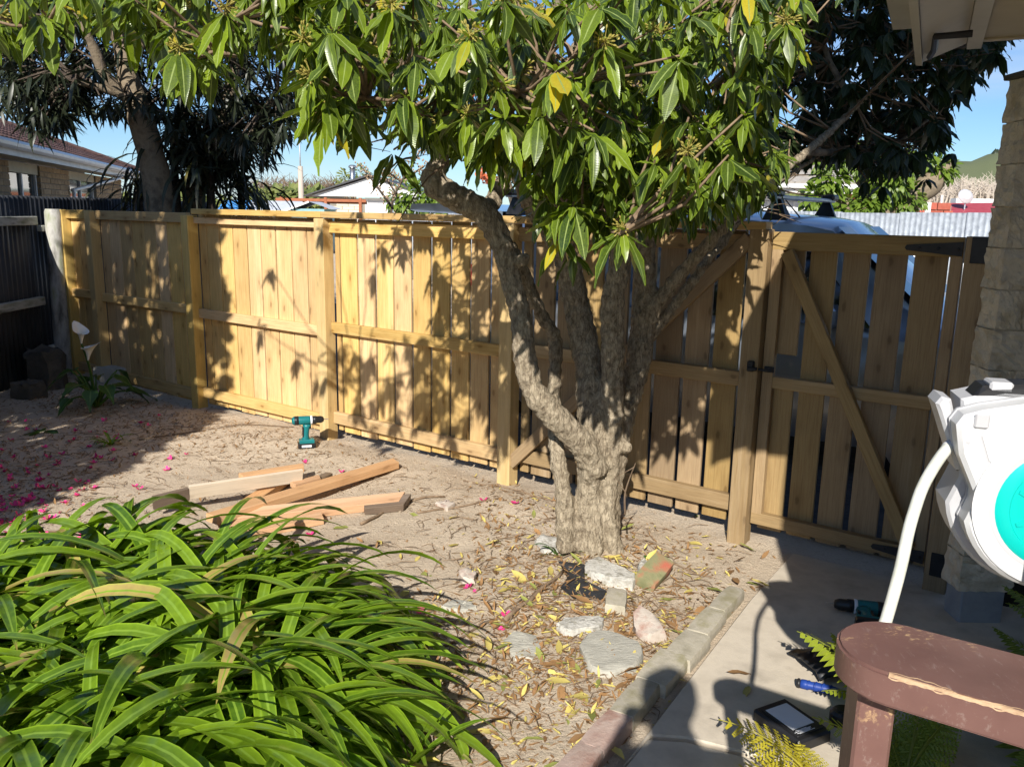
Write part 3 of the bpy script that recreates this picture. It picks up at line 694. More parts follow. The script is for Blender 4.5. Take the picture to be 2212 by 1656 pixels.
# ================================================================== WHITE GABLED HOUSE, far
GY = 44.0
gh = thing('gabled_house', (-7.6, GY, 0), 'far white gabled house with dark roof, flue and pale brick wall', 'house')
MB().box((1.1, 3.0, 1.13), (6.4, 5.6, 2.26)).build('wall', 'mortar', gh)
pb = MB().box((0, 0, 0), (.60, .06, .17), ch=.006).mesh('brick'); pb.materials.append(MATS['pale_brick'])
for c in range(9):
    for k in range(3):
        x = -2.06 + .62*k + (.31 if c % 2 else 0)
        if x+.6 < -.40: inst(pb, gh, (x+.3, .17, .70+c*.178), (0, 0, 0), None, 'brick')
        elif x < -.5: inst(pb, gh, ((x-.41)/2, .17, .70+c*.178), (0, 0, 0), ((-.41-x)/.6, 1, 1), 'brick')
gv_ = MB(); gv_.add([(-2.95, -.3, 2.36), (3.45, -.3, 2.36), (.1, -.3, 3.33), (-2.95, .1, 2.36), (3.45, .1, 2.36), (.1, .1, 3.33)], [(0, 1, 2), (0, 3, 4, 1), (0, 2, 5, 3), (1, 4, 5, 2), (3, 5, 4)])
gv_.build('gable', 'white_paint', gh)
rf = MB()
rf.add([(-3.3, -.55, 2.31), (.1, -.55, 3.41), (.1, 8, 3.41), (-3.3, 8, 2.31), (-3.3, -.55, 2.37), (.1, -.55, 3.50), (.1, 8, 3.50), (-3.3, 8, 2.37)], [(0, 1, 5, 4), (4, 5, 6, 7), (0, 4, 7, 3), (3, 2, 1, 0)])
rf.add([(3.8, -.55, 2.31), (.1, -.55, 3.41), (.1, 8, 3.41), (3.8, 8, 2.31), (3.8, -.55, 2.37), (.1, -.55, 3.50), (.1, 8, 3.50), (3.8, 8, 2.37)], [(4, 5, 1, 0), (7, 6, 5, 4), (3, 7, 4, 0), (0, 1, 2, 3)])
grf = rf.build('roof', 'roof_dark', gh)
for k in range(4):
    MB().box((-2.2+k*.55, 1.2, 2.80+k*.178), (.5, 1.6, .05), M=Matrix.Rotation(-math.atan(.324), 3, 'Y')).build('solar_panel', 'black_plastic', grf)
fl = MB().tube([(-1.05, 1.0, 2.6), (-1.05, 1.0, 3.86)], .13, 10).build('flue', 'metal', grf, smooth=True)
MB().lathe([(.15, 0), (.22, .03), (.22, .10), (.12, .16)], 10, c=(-1.05, 1.0, 3.84)).build('flue_cowl', 'metal', fl)
gw = thing_part('window', gh)
for x in (-.18, 1.15, 2.4): MB().box((x, .14, 1.5), (.14, .10, 1.5)).build('frame', 'white_paint', gw)
MB().box((1.1, .14, 2.25), (2.7, .11, .10)).build('frame', 'white_paint', gw)
for x in (.48, 1.78): MB().box((x, .17, 1.5), (1.2, .02, 1.42)).build('pane', 'curtain', gw)
# ---- low pale roofs, shed, pergola left of it
lh = thing('low_house', (-9.6, 33, 0), 'far low house with pale metal roof and blue awning behind strap-leaved plants', 'house')
MB().box((0, 1.5, .85), (3.2, 3, 1.7)).build('wall', 'cream_paint', lh)
MB().add([(-1.9, -.4, 1.66), (1.5, -.4, 1.62), (.9, 1.5, 2.0), (-1.5, 1.5, 2.0)], [(0, 1, 2, 3)]).add([(-1.9, -.4, 1.58), (1.9, -.4, 1.54), (1.9, -.4, 1.62), (-1.9, -.4, 1.66)], [(0, 1, 2, 3)]).build('roof', 'roof_pale', lh)
m, t, b = newmat('awning_blue'); b.inputs['Base Color'].default_value = (.06, .24, .55, 1)
MB().add([(-1.7, -1.0, 1.62), (-.6, -1.0, 1.62), (-.6, -.3, 1.98), (-1.7, -.3, 1.98)], [(0, 1, 2, 3)]).build('awning', 'awning_blue', lh)
sh_ = thing('garden_shed', (-7.9, 32, 0), 'far small teal shed with white gable trim under the power pole', 'shed')
MB().box((0, 1, .9), (1.3, 2, 1.62)).build('wall', 'teal_shed', sh_)
MB().add([(-.85, -.1, 1.62), (.1, -.1, 1.98), (.1, 2, 1.98), (-.85, 2, 1.62)], [(0, 1, 2, 3)]).add([(.1, -.1, 1.98), (.95, -.1, 1.70), (.95, 2, 1.70), (.1, 2, 1.98)], [(0, 1, 2, 3)]).build('roof', 'roof_pale', sh_)
MB().box((-.38, -.12, 1.79), (1.02, .04, .07), M=Matrix.Rotation(-math.atan(.38), 3, 'Y')).build('barge_board', 'white_paint', sh_)
pg = thing('pergola', (-8.6, 36.5, 0), 'reddish timber pergola beside the far white gabled house', 'pergola')
for x in (-1.5, .4, 1.9): MB().box((x, 0, 1.1), (.12, .12, 2.2)).build('post', 'red_timber', pg)
for z in (2.08, 2.0): MB().box((.2, .0 if z > 2.05 else .2, z), (3.9, .08, .12)).build('beam', 'red_timber', pg)
pp = thing('power_pole', (-15.2, 60, 0), 'tall slim grey power pole beyond the strap-leaved plants', 'pole')
MB().tube([(0, 0, 0), (0, 0, 4.6)], [.24, .17], 10).build('pole', 'pole_grey', pp, smooth=True)
MB().tube([(0, 0, 4.5), (0, 0, 6.4)], [.05, .05], 8).build('mast', 'zinc', pp, smooth=True)

# ================================================================== RIGHT: tiled house, brick wall, red roof, zinc fence
rh = thing('tiled_house', (7.4, 19.0, 0), 'house with grey tiled roof, white fascia and curtained window behind the tree', 'house')
MB().box((-3.0, 3.0, 1.1), (7.6, 5.0, 2.2)).build('wall', 'mortar', rh)
rbk = MB().box((0, 0, 0), (.44, .06, .125), ch=.006).mesh('brick'); rbk.materials.append(MATS['red_brick'])
for c in range(8):
    for k in range(12):
        x = -.30 + .46*k + (.23 if c % 2 else 0)
        if x < .45: inst(rbk, rh, (x+.1, .475, 1.25+c*.138), (0, 0, 0), None, 'brick')
MB().box((-3.0, -.02, 2.38), (8.2, .04, .20)).build('fascia', 'white_paint', rh)
MB().box((-3.0, -.10, 2.43), (8.2, .10, .09)).build('gutter', 'white_paint', rh)
MB().box((-3.0, .22, 2.29), (8.2, .5, .02)).build('soffit', 'white_paint', rh)
rr_ = MB().add([(-7.0, -.1, 2.46), (1.1, -.1, 2.46), (-1.1, 5.0, 4.35), (-7.0, 5.0, 4.35)], [(0, 1, 2, 3)]).add([(1.1, -.1, 2.46), (1.1, 10, 2.46), (-1.1, 5, 4.35)], [(0, 1, 2)]).build('roof', 'roof_dark', rh)
tg_ = MB(); tv = []; tf = []
for j in range(2):
    for i in range(9): tv.append((-.21+.42*i/8, j*.43-.02, .03*math.sin(math.pi*i/8)+(.045 if j == 0 else .01)))
for i in range(9): tv.append((-.21+.42*i/8, -.02, -.004))
for i in range(8): tf.append((i, i+1, 10+i, 9+i)); tf.append((18+i, 19+i, i+1, i))
tg_.add(tv, tf); tgm = tg_.mesh('roof_tile'); tgm.materials.append(MATS['roof_tile_grey'])
rs = math.atan2(1.89, 5.1)
for c in range(13):
    yy = -.08 + c*.40*math.cos(rs); x = -5.4 + (.2 if c % 2 else 0)
    while x < 1.0 - (yy+.1)*.431:
        inst(tgm, rr_, (x, yy, 2.475+(yy+.1)*.3706), (rs, 0, 0), None, 'roof_tile'); x += .40
rw = thing_part('window', rh)
for x in (-2.35, -.45): MB().box((x, .42, 1.55), (.12, .10, 1.3)).build('frame', 'white_paint', rw)
MB().box((-1.4, .42, 2.16), (2.0, .10, .10)).build('frame', 'white_paint', rw)
MB().box((-1.4, .45, 1.5), (1.8, .02, 1.2)).build('pane', 'curtain', rw)
for k in range(12): MB().box((-2.2+k*.15, .437, 1.5), (.05, .02, 1.2)).build('curtain_fold', 'white_paint', rw)
gb = thing('brick_gatepost', (7.6, 15.4, 0), 'red brick pillar with white corner strip beyond the zinc fence', 'pillar')
MB().box((0, .1, 1.0), (.62, .3, 2.0)).build('core', 'mortar', gb)
for c in range(8):
    for k in range(3):
        x = -.33 + .25*k + (.125 if c % 2 else 0); l, r = max(x, -.33), min(x+.235, .33)
        if r-l > .04: inst(rbk, gb, ((l+r)/2, -.06, 1.02+c*.138), (0, 0, 0), ((r-l)/.44, 1, 1), 'brick')
MB().box((-.14, -.10, 1.5), (.10, .03, 1.1)).build('white_strip', 'white_paint', gb)
rd = thing('red_roofed_house', (19.6, 34.5, 0), 'far house with low red metal roof at the foot of the hills', 'house')
MB().box((0, 2, .9), (6.6, 3.6, 1.8)).build('wall', 'cream_paint', rd)
MB().add([(-4.2, 0, 1.62), (4.4, 0, 1.82), (4.4, 3.2, 2.60), (-2.9, 3.2, 2.42)], [(0, 1, 2, 3)]).add([(-4.2, 0, 1.62), (-2.9, 3.2, 2.42), (-4.2, 5.5, 1.62)], [(0, 1, 2)]).build('roof', 'roof_red', rd)
MB().tube([(-1.35, 1.8, 2.1), (-1.35, 1.8, 2.78)], .05, 6).build('vent_pipe', 'white_paint', rd)
MB().box((1.9, 4.6, 2.55), (2.6, .5, .35)).build('chimney_block', 'white_paint', rd)
ds = MB().lathe([(.02, .10), (.18, .05), (.30, -.04), (.33, -.08)], 14, M=Matrix.Rotation(R_(70), 3, 'X'), c=(-.25, 1.9, 2.78)).build('satellite_dish', 'reel_grey', rd)
MB().tube([(-.25, 1.95, 2.2), (-.25, 1.95, 2.75)], .03, 6).build('dish_arm', 'zinc', ds)
zf = thing('zinc_fence', (-3.3, 22.0, 0), 'pale galvanised corrugated fence along the far side of the driveway', 'fence')
za, zb = Vector((-3.3, 22.0)), Vector((9.5, 7.2)); zd = (zb-za); zn = 22
for k in range(zn):
    p = zd*(k/zn); q = zd*((k+1.04)/zn); off = .006*(k % 2)
    corrugated('zinc_sheet', (p.x, p.y+off, 0), (q.x, q.y+off, 0), .03, 1.84+.012*math.sin(k*1.7)+(.03 if k < 6 else 0), 'zinc', zf)
for z in (.5, 1.5): MB().tube([(0, .06, z), (zd.x, zd.y+.06, z)], .04, 6).build('rail', 'pole_grey', zf)

# ================================================================== PARKED CAR behind the fence (local x = forward)
car = thing('parked_car', tuple(fw(2.5, 2.42)), 'silver blue estate car with roof bars and raised tailgate behind the fence', 'car', rz=-FA)
def carx(s): return s-2.3
CARZ = .055
secs = []   # (x, roof half width, roof z, shoulder half width, shoulder z, sill z)
st_ = [(-.12, .70, .96, .86, .82, .40), (-.06, .72, 1.05, .90, .90, .30), (.06, .66, 1.50, .91, 1.00, .28), (.22, .63, 1.655, .92, 1.02, .26), (.8, .64, 1.705, .92, 1.02, .25), (1.6, .65, 1.722, .92, 1.02, .25), (2.3, .645, 1.712, .92, 1.01, .25),
       (2.85, .63, 1.672, .92, 1.00, .25), (3.02, .62, 1.640, .92, 1.00, .25), (3.30, .66, 1.42, .92, .99, .25), (3.72, .74, 1.10, .915, .98, .25), (4.1, .76, 1.02, .90, .93, .26), (4.55, .74, .93, .87, .84, .28), (4.72, .66, .78, .78, .70, .34)]
cv = []; cf = []
for x, rw_, rz_, sw, sz, bz in st_:
    ring = [(-sw*.97, bz), (-sw, (bz+sz)/2), (-sw, sz), (-rw_-.05*(rz_-sz), rz_-.30*(rz_-sz)), (-rw_, rz_-.035), (-rw_*.82, rz_-.004), (-rw_*.4, rz_+.022), (0, rz_+.028)]
    full = ring + [(-y, z) for y, z in ring[::-1][1:]]
    for y, z in full: cv.append((carx(x), y, z + CARZ*max(0, min(1, (z-.95)/.6))))
K = 15
for i in range(len(st_)-1):
    for j in range(K-1): cf.append((i*K+j, i*K+j+1, (i+1)*K+j+1, (i+1)*K+j))
    cf.append((i*K+K-1, i*K, (i+1)*K, (i+1)*K+K-1))
cf.append(tuple(range(K))); cf.append(tuple((len(st_)-1)*K+j for j in range(K))[::-1])
cb = MB().add(cv, cf).build('body', 'car_paint', car, smooth=True); smooth_by_angle(cb, 38)
for sgn in (-1, 1):
    for a, b_ in ((.35, 1.15), (1.22, 2.05), (2.12, 2.95)):
        vs = []
        for x, z, y in ((a, 1.05, .924), (b_ + (.45 if b_ > 2.9 else 0), 1.05, .924), (b_, 1.52, .735), (a+(.05 if a < .5 else 0), 1.52, .735)): vs.append((carx(x), sgn*y, z))
        MB().add(vs, [(0, 1, 2, 3)]).build('side_window', 'car_glass', car)
MB().add([(carx(3.05), -.60, 1.688), (carx(3.05), .60, 1.688), (carx(3.72), .72, 1.13), (carx(3.72), -.72, 1.13)], [(3, 2, 1, 0)]).build('windscreen', 'car_glass', car)
tgt = MB().add([(carx(.20), -.62, 1.750), (carx(.20), .62, 1.750), (carx(-.35), .66, 1.815), (carx(-.35), -.66, 1.815), (carx(-.86), .64, 1.805), (carx(-.86), -.64, 1.805), (carx(-.92), .60, 1.750), (carx(-.92), -.60, 1.750),
   (carx(.20), -.62, 1.710), (carx(.20), .62, 1.710), (carx(-.8), .62, 1.730), (carx(-.8), -.62, 1.730)], [(0, 1, 2, 3), (3, 2, 4, 5), (5, 4, 6, 7), (8, 11, 10, 9), (0, 3, 5, 7, 11, 8), (1, 9, 10, 6, 4, 2), (7, 6, 10, 11)]).build('tailgate', 'car_paint', car)
MB().add([(carx(-.72), -.55, 1.672), (carx(-.72), .55, 1.672), (carx(-.15), .55, 1.655), (carx(-.15), -.55, 1.655)], [(0, 1, 2, 3)]).build('rear_window', 'car_glass', tgt)
for x in (.35, 2.62):
    rbar = MB().box((carx(x), 0, 1.885), (.07, 1.50, .03), ch=.008).build('roof_bar', 'zinc', car)
    for sgn in (-1, 1):
        MB().add([(carx(x)-.09, sgn*.66, 1.725), (carx(x)+.09, sgn*.66, 1.725), (carx(x)+.03, sgn*.64, 1.87), (carx(x)-.03, sgn*.64, 1.87), (carx(x)-.09, sgn*.58, 1.75), (carx(x)+.09, sgn*.58, 1.75), (carx(x)+.03, sgn*.60, 1.87), (carx(x)-.03, sgn*.60, 1.87)],
          [(0, 1, 2, 3), (5, 4, 7, 6), (0, 3, 7, 4), (1, 5, 6, 2), (3, 2, 6, 7)]).build('rack_foot', 'black_plastic', rbar)
        MB().box((carx(x), sgn*.70, 1.912), (.11, .16, .05), ch=.015).build('rack_clamp', 'black_plastic', rbar)
for x in (.75, 3.75):
    for sgn in (-1, 1):
        wl_ = MB().lathe([(.33, -.10), (.345, -.08), (.345, .08), (.33, .10)], 24, M=Matrix.Rotation(R_(90), 3, 'X')).build('wheel', 'black_plastic', car, (carx(x), sgn*.80, .345))
        MB().lathe([(.22, -.115), (.20, -.10), (.20, .10), (.22, .115)], 16, M=Matrix.Rotation(R_(90), 3, 'X')).build('rim', 'metal', wl_)
for sgn in (-1, 1):
    MB().box((carx(-.06), sgn*.80, 1.12), (.16, .16, .34), ch=.02).build('tail_light', 'tail_red', car)
    MB().box((carx(4.55), sgn*.66, .82), (.2, .26, .12), ch=.03).build('headlight', 'window_glass', car)
    mr = MB().box((carx(3.15), sgn*1.02, 1.12), (.12, .2, .15), ch=.03).build('door_mirror', 'car_paint', car)
MB().tube([(carx(2.75), -.35, 1.70), (carx(2.45), -.35, 2.02)], [.006, .003], 5).build('aerial', 'black_plastic', car)
MB().box((carx(-.12), 0, .52), (.14, 1.7, .22), ch=.03).build('bumper', 'black_plastic', car)

# ================================================================== HOUSE ON THE RIGHT: eave, block pier, wall behind the reel
ph = thing('garden_house', (2.2, -1.5, 0), 'cream house wall and boxed eave beside the gate', 'house')
HP = Vector((2.2, -1.5, 0))
def hp(o): o.location = -HP; return o
hp(MB().box((3.4, -2.9, 3.3), (5.0, 8.2, 6.6)).build('wall', 'cream_paint', ph))
KC = Vector((1.60, 3.52)); e1 = Vector((.444, .896)); e2 = Vector((.896, -.444))
def ev(prof, l0, l1, name, mat, par=ph):
    """profile (t, z) swept along the eave line"""
    vs = []
    for l in (l0, l1):
        for t_, z in prof:
            p = KC + e2*t_ - e1*l; vs.append((p.x, p.y, z))
    n = len(prof); fs = [tuple(range(n)), tuple(n+i for i in range(n))[::-1]] + [((i+1) % n, i, n+i, n+(i+1) % n) for i in range(n)]
    o = MB().add(vs, fs).build(name, mat, par)
    if par is ph: hp(o)
    return o
ev([(0, 2.355), (0, 2.62), (.024, 2.62), (.024, 2.352)], 0, 2.35, 'fascia', 'trim_paint')
ev([(.026, 2.366), (.026, 2.386), (.172, 2.446), (.172, 2.426)], .004, 2.34, 'sloped_lining', 'trim_paint')
ev([(.174, 2.404), (.174, 2.446), (.225, 2.446), (.225, 2.404)], .002, 2.34, 'batten', 'trim_paint')
ev([(.227, 2.434), (.227, 2.448), (1.9, 2.448), (1.9, 2.434)], .05, 2.34, 'soffit', 'soffit_paint')
ev([(.227, 2.428), (.227, 2.60), (1.9, 2.60), (1.9, 2.428)], .0, .045, 'end_board', 'soffit_paint')
ev([(-.05, 2.62), (-.05, 2.66), (1.9, 3.02), (1.9, 2.62)], -.05, 2.36, 'roof', 'roof_dark')
ev([(-.10, 2.50), (-.10, 2.58), (-.005, 2.58), (-.005, 2.50)], -.02, 2.36, 'gutter', 'trim_paint')
hk = [KC + e2*.07 - e1*.50, KC + e2*.065 - e1*.28, KC + e2*.05 - e1*.14]
hp(MB().tube([(hk[0].x+.10, hk[0].y-.05, 2.37), (hk[0].x, hk[0].y, 2.368), (hk[1].x, hk[1].y, 2.362), (hk[2].x, hk[2].y, 2.362)], .012, 6).build('bracket', 'black_iron', ph))
pier = thing('block_pier', (2.085, 3.43, 0), 'rough split-faced cream block pier carrying the gate hinges', 'pier')
def rockblock(w, d, h, seed):
    """split-face block: front (-y) and left (-x) faces broken, others flat"""
    bm = bmesh.new(); bmesh.ops.create_cube(bm, size=1)
    bmesh.ops.subdivide_edges(bm, edges=bm.edges[:], cuts=8, use_grid_fill=True)
    for v in bm.verts:
        u = Vector((v.co.x*w, v.co.y*d, v.co.z*h)); e = 0
        rough = mnoise.fractal(Vector((u.x*24+seed*3, u.z*24, u.y*24+seed)), .8, 2, 5)
        rim = max(abs(v.co.z)*2, 0); k = 1-rim**6
        if v.co.y < -.49: u.y -= .006 + .016*rough
        if v.co.x < -.49: u.x -= .006 + .012*rough
        if v.co.x > .49: u.x += .004 + .008*rough
        v.co = u
    me = bpy.data.meshes.new('block'); bm.to_mesh(me); bm.free(); me.materials.append(MATS['block_stone']); return me
nb = 13; bhh = (2.30-.16)/nb
rbm = [rockblock(.222, .13, bhh-.003, k) for k in range(6)]; rbs = [rockblock(.104, .13, bhh-.008, k+9) for k in range(3)]
MB().box((-.0, .0, 1.22), (.215, .118, 2.12)).build('mortar_core', 'block_stone', pier)
for c in range(nb):
    z = .16 + bhh*(c+.5)
    if c % 2 == 0: inst(rbm[c//2 % 6], pier, (0, 0, z), (0, 0, 0), None, 'block')
    else:
        inst(rbs[c % 3], pier, (-.057, 0, z), (0, 0, 0), None, 'block'); inst(rbs[(c+1) % 3], pier, (.057, .0, z), (0, 0, 0), None, 'block')
MB().box((.0, .0, .07), (.19, .13, .20), ch=.006).build('footing', 'block_base', pier)
MB().box((0, 0, 2.312), (.26, .17, .022), ch=.004).build('cap', 'dark_rock', pier)
dw = thing('dark_board_wall', (3.3, 3.55, 0), 'dark board wall behind the hose reel and ferns', 'wall')
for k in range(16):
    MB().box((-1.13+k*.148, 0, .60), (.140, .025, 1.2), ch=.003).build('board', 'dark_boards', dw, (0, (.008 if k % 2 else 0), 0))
pd = thing('porch_deck', (0, -.9, 0), 'porch deck behind the handrail', 'deck')
for k in range(10): MB().box((0, -.7+k*.145, .33), (1.8, .138, .04), ch=.004).build('board', 'brown_paint', pd, (-.05, 0, 0))
for x in (-.8, .75): MB().box((x, 0, .15), (.1, 1.3, .32)).build('joist', 'brown_paint', pd)

# ================================================================== GARDEN TREE
TB = Vector((.44, 4.06, 0))
tree = thing('garden_tree', tuple(TB), 'multi-stemmed tree with pale bark and glossy wavy leaves before the fence', 'tree')
def P(x, y, Y): return at(x, y, Y)
STEMS = [   # (points as view pixel + distance, radii in m)
 ([(1262, 1225, 4.02), (1268, 1100, 4.03), (1275, 990, 4.05), (1276, 842, 4.12), (1260, 733, 4.18), (1244, 651, 4.20), (1228, 570, 4.16), (1190, 500, 4.10), (1150, 440, 4.05), (1125, 370, 4.0), (1100, 270, 3.9), (1060, 150, 3.8), (1010, 20, 3.7), (960, -140, 3.6)], [.072, .062, .066, .074, .072, .068, .062, .058, .052, .046, .042, .036, .03, .02]),
 ([(1305, 1225, 4.06), (1308, 1090, 4.07), (1318, 960, 4.08), (1323, 800, 4.02), (1323, 651, 3.98), (1334, 586, 3.96), (1342, 515, 3.92), (1350, 400, 3.88), (1372, 250, 3.82), (1400, 100, 3.8), (1420, -80, 3.8)], [.070, .060, .058, .058, .056, .052, .048, .044, .038, .032, .02]),
 ([(1318, 1220, 4.12), (1322, 1080, 4.13), (1338, 950, 4.14), (1368, 830, 4.18), (1386, 733, 4.20), (1394, 651, 4.20), (1392, 570, 4.18), (1402, 480, 4.15), (1425, 330, 4.15), (1470, 200, 4.2), (1530, 60, 4.25), (1560, -100, 4.3)], [.058, .050, .056, .066, .066, .062, .055, .05, .044, .038, .03, .02]),
 ([(1285, 1020, 4.02), (1262, 968, 3.98), (1227, 930, 3.94), (1180, 880, 3.90), (1150, 840, 3.90), (1133, 776, 3.92), (1121, 678, 3.94), (1103, 597, 3.95), (1080, 526, 3.96), (1050, 465, 3.95), (1000, 435, 3.92), (955, 412, 3.9), (932, 388, 3.9), (948, 350, 3.92), (962, 300, 3.95), (985, 200, 4.0), (960, 80, 4.05), (940, -60, 4.1)], [.07, .072, .068, .063, .058, .055, .052, .05, .056, .062, .066, .060, .052, .045, .040, .036, .03, .02]),
 ([(1225, 1190, 3.98), (1219, 1100, 4.0), (1206, 1000, 4.03), (1197, 923, 4.10), (1201, 814, 4.16), (1197, 733, 4.18), (1167, 678, 4.16), (1138, 607, 4.12), (1100, 530, 4.04)], [.052, .045, .042, .038, .036, .036, .033, .032, .03]),
 ([(1392, 720, 4.2), (1420, 655, 4.14), (1489, 570, 4.05), (1554, 504, 4.0), (1608, 439, 4.0), (1657, 395, 4.1), (1740, 330, 4.4), (1850, 230, 4.8), (1960, 120, 5.0)], [.04, .036, .032, .029, .026, .024, .022, .018, .012]),
 ([(1400, 735, 4.24), (1440, 680, 4.22), (1500, 600, 4.2), (1560, 520, 4.25), (1620, 450, 4.3), (1700, 380, 4.6), (1800, 320, 4.9)], [.034, .03, .026, .024, .022, .018, .01]),
 ([(1190, 500, 4.10), (1165, 455, 4.2), (1175, 400, 4.3), (1200, 330, 4.4), (1215, 200, 4.5), (1260, 60, 4.6), (1300, -100, 4.6)], [.05, .046, .042, .038, .034, .028, .02]),
 ([(1050, 465, 3.95), (1075, 420, 4.1), (1110, 350, 4.15), (1130, 250, 4.0), (1180, 120, 3.7), (1220, -40, 3.5)], [.045, .04, .036, .03, .026, .02]),
]
tk = MB(); LIMB = []
for ps, rr in STEMS:
    c = pts_curve([P(*q) for q in ps], 4); rad = lerp_list(rr, len(c))
    c = [p + Vector((mnoise.noise(p*4), mnoise.noise(p*4+Vector((9, 0, 0))), 0))*.012 for p in c]
    tk.tube(c, [r*(1+.12*mnoise.noise(p*9)) for r, p in zip(rad, c)], 14); LIMB += c[len(c)//2:]
# root flare and knots
for dx, dy, r in ((-.11, -.02, .045), (.10, -.05, .045), (0, -.09, .04), (.02, .10, .04)):
    tk.tube([TB+Vector((dx*.5, dy*.5, .30)), TB+Vector((dx, dy, .08)), TB+Vector((dx*1.5, dy*1.5, -.08))], [r*.8, r, r*.9], 10)
for q in ((1352, 965, 4.05), (1243, 640, 4.14), (1130, 560, 3.92), (965, 425, 3.86)):
    tk.lathe([(.002, -.04), (.032, -.02), (.036, 0), (.03, .02), (.002, .038)], 8, c=P(*q))
tr = tk.build('trunk', 'bark', tree, -TB, smooth=True)
rm = tr.modifiers.new('weld', 'REMESH'); rm.mode = 'VOXEL'; rm.voxel_size = .013; rm.use_smooth_shade = True
smd = tr.modifiers.new('soften', 'SMOOTH'); smd.iterations = 4; smd.factor = .5
tx = bpy.data.textures.new('bark_lumps', 'CLOUDS'); tx.noise_scale = .035; tx.noise_depth = 5
dm = tr.modifiers.new('lumps', 'DISPLACE'); dm.texture = tx; dm.texture_coords = 'LOCAL'; dm.strength = .030; dm.mid_level = .5
# long limbs carrying the outer crown
OUT = [
 [(1060, 150, 3.8), (900, 60, 3.5), (760, -20, 3.2), (600, -60, 3.0), (420, -70, 2.9), (200, -60, 2.9), (20, -40, 3.0)],
 [(1010, 20, 3.7), (850, 150, 3.4), (760, 200, 3.15), (700, 230, 3.0)],
 [(1125, 370, 4.0), (1080, 300, 3.6), (980, 260, 3.2), (880, 240, 2.9), (790, 210, 2.8)],
 [(1342, 515, 3.92), (1300, 460, 3.4), (1270, 480, 3.0), (1240, 510, 2.75)],
 [(1350, 400, 3.88), (1380, 430, 3.3), (1360, 490, 2.8), (1340, 505, 2.6)],
 [(1372, 250, 3.82), (1300, 180, 3.2), (1220, 160, 2.8), (1120, 200, 2.6)],
 [(1402, 480, 4.15), (1450, 420, 3.7), (1500, 380, 3.3), (1540, 300, 3.0)],
 [(1470, 200, 4.2), (1550, 180, 3.7), (1600, 120, 3.3)],
 [(1740, 330, 4.4), (1820, 330, 5.0), (1900, 330, 5.3), (1990, 270, 5.4), (2060, 200, 5.4)],
 [(1960, 120, 5.0), (2040, 100, 5.3), (2120, 110, 5.5)],
 [(1850, 230, 4.8), (1780, 100, 5.0), (1800, -40, 5.2)],
 [(600, -60, 3.0), (520, 40, 2.8), (470, 110, 2.75)],
 [(200, -60, 2.9), (130, 20, 2.8), (100, 60, 2.75)],
 [(1420, -80, 3.8), (1500, -60, 3.2), (1600, -40, 2.8)],
]
for ps in OUT:
    c = pts_curve([P(*q) for q in ps], 4); LIMB += c
    MB().tube(c, lerp_list([.022, .014, .007], len(c)), 7).build('limb', 'bark_bg', tree, -TB, smooth=True)

LV = [blade(1.0, wdt, 7, wv_, fo, dr, 'lance', k) for k, (dr, wdt, wv_, fo) in enumerate(((.05, .27, .09, .08), (.14, .24, .12, .14), (.24, .30, .07, .05), (.40, .25, .10, .22), (.18, .32, .08, .0), (-.08, .22, .13, .25), (.30, .28, .11, .10), (.0, .34, .06, -.05)))]
LV += [blade(1.0, .38, 6, .06, .08, dr, 'ovate', 20+k) for k, dr in enumerate((.1, .25, .05))]
twigs = MB(); LEAVES = []; HEADS = []
LIMBA = np.array([tuple(p) for p in LIMB])
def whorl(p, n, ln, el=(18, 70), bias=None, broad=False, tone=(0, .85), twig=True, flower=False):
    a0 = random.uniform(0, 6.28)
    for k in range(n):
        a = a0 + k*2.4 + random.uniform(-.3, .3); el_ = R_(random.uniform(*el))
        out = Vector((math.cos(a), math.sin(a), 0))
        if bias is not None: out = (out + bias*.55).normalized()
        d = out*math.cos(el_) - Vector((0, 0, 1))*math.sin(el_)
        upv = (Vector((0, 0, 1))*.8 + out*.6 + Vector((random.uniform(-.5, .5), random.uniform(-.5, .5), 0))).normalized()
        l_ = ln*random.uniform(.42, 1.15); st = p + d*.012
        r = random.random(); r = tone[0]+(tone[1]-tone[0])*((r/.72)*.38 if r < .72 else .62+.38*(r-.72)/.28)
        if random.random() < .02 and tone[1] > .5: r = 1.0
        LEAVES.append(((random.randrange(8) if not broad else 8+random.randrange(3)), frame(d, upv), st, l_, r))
    if twig:
        q = Vector(LIMBA[np.argmin(((LIMBA-np.array(p))**2).sum(1))]); mid = (p+q)/2 + Vector((random.uniform(-.06, .06), random.uniform(-.06, .06), -.05*(p-q).length))
        twigs.tube([q, mid, p + Vector((0, 0, .01))], [.007, .005, .0035], 5, False)
    if tone[1] > .5 and random.random() < .5:      # small fresh leaves standing at the shoot tip
        for k in range(3):
            a = a0 + k*2.1; d = Vector((math.cos(a), math.sin(a)-.3, random.uniform(.1, .9))).normalized()
            LEAVES.append((random.randrange(8), frame(d, Vector((0, -.5, 1))), p, ln*random.uniform(.3, .55), random.uniform(.80, .93)))
    if flower: HEADS.append(p)
SB = Vector((-.2, -1, .0))
def inpoly(x, y, poly):
    c = False; j = len(poly)-1
    for i in range(len(poly)):
        xi, yi = poly[i]; xj, yj = poly[j]
        if (yi > y) != (yj > y) and x < (xj-xi)*(y-yi)/(yj-yi)+xi: c = not c
        j = i
    return c
ZA = [(650, -40), (1720, -40), (1690, 130), (1640, 260), (1590, 340), (1520, 390), (1460, 410), (1400, 370), (1330, 350), (1230, 350), (1150, 300), (1060, 290), (980, 240), (900, 255), (820, 215), (700, 240), (655, 150)]
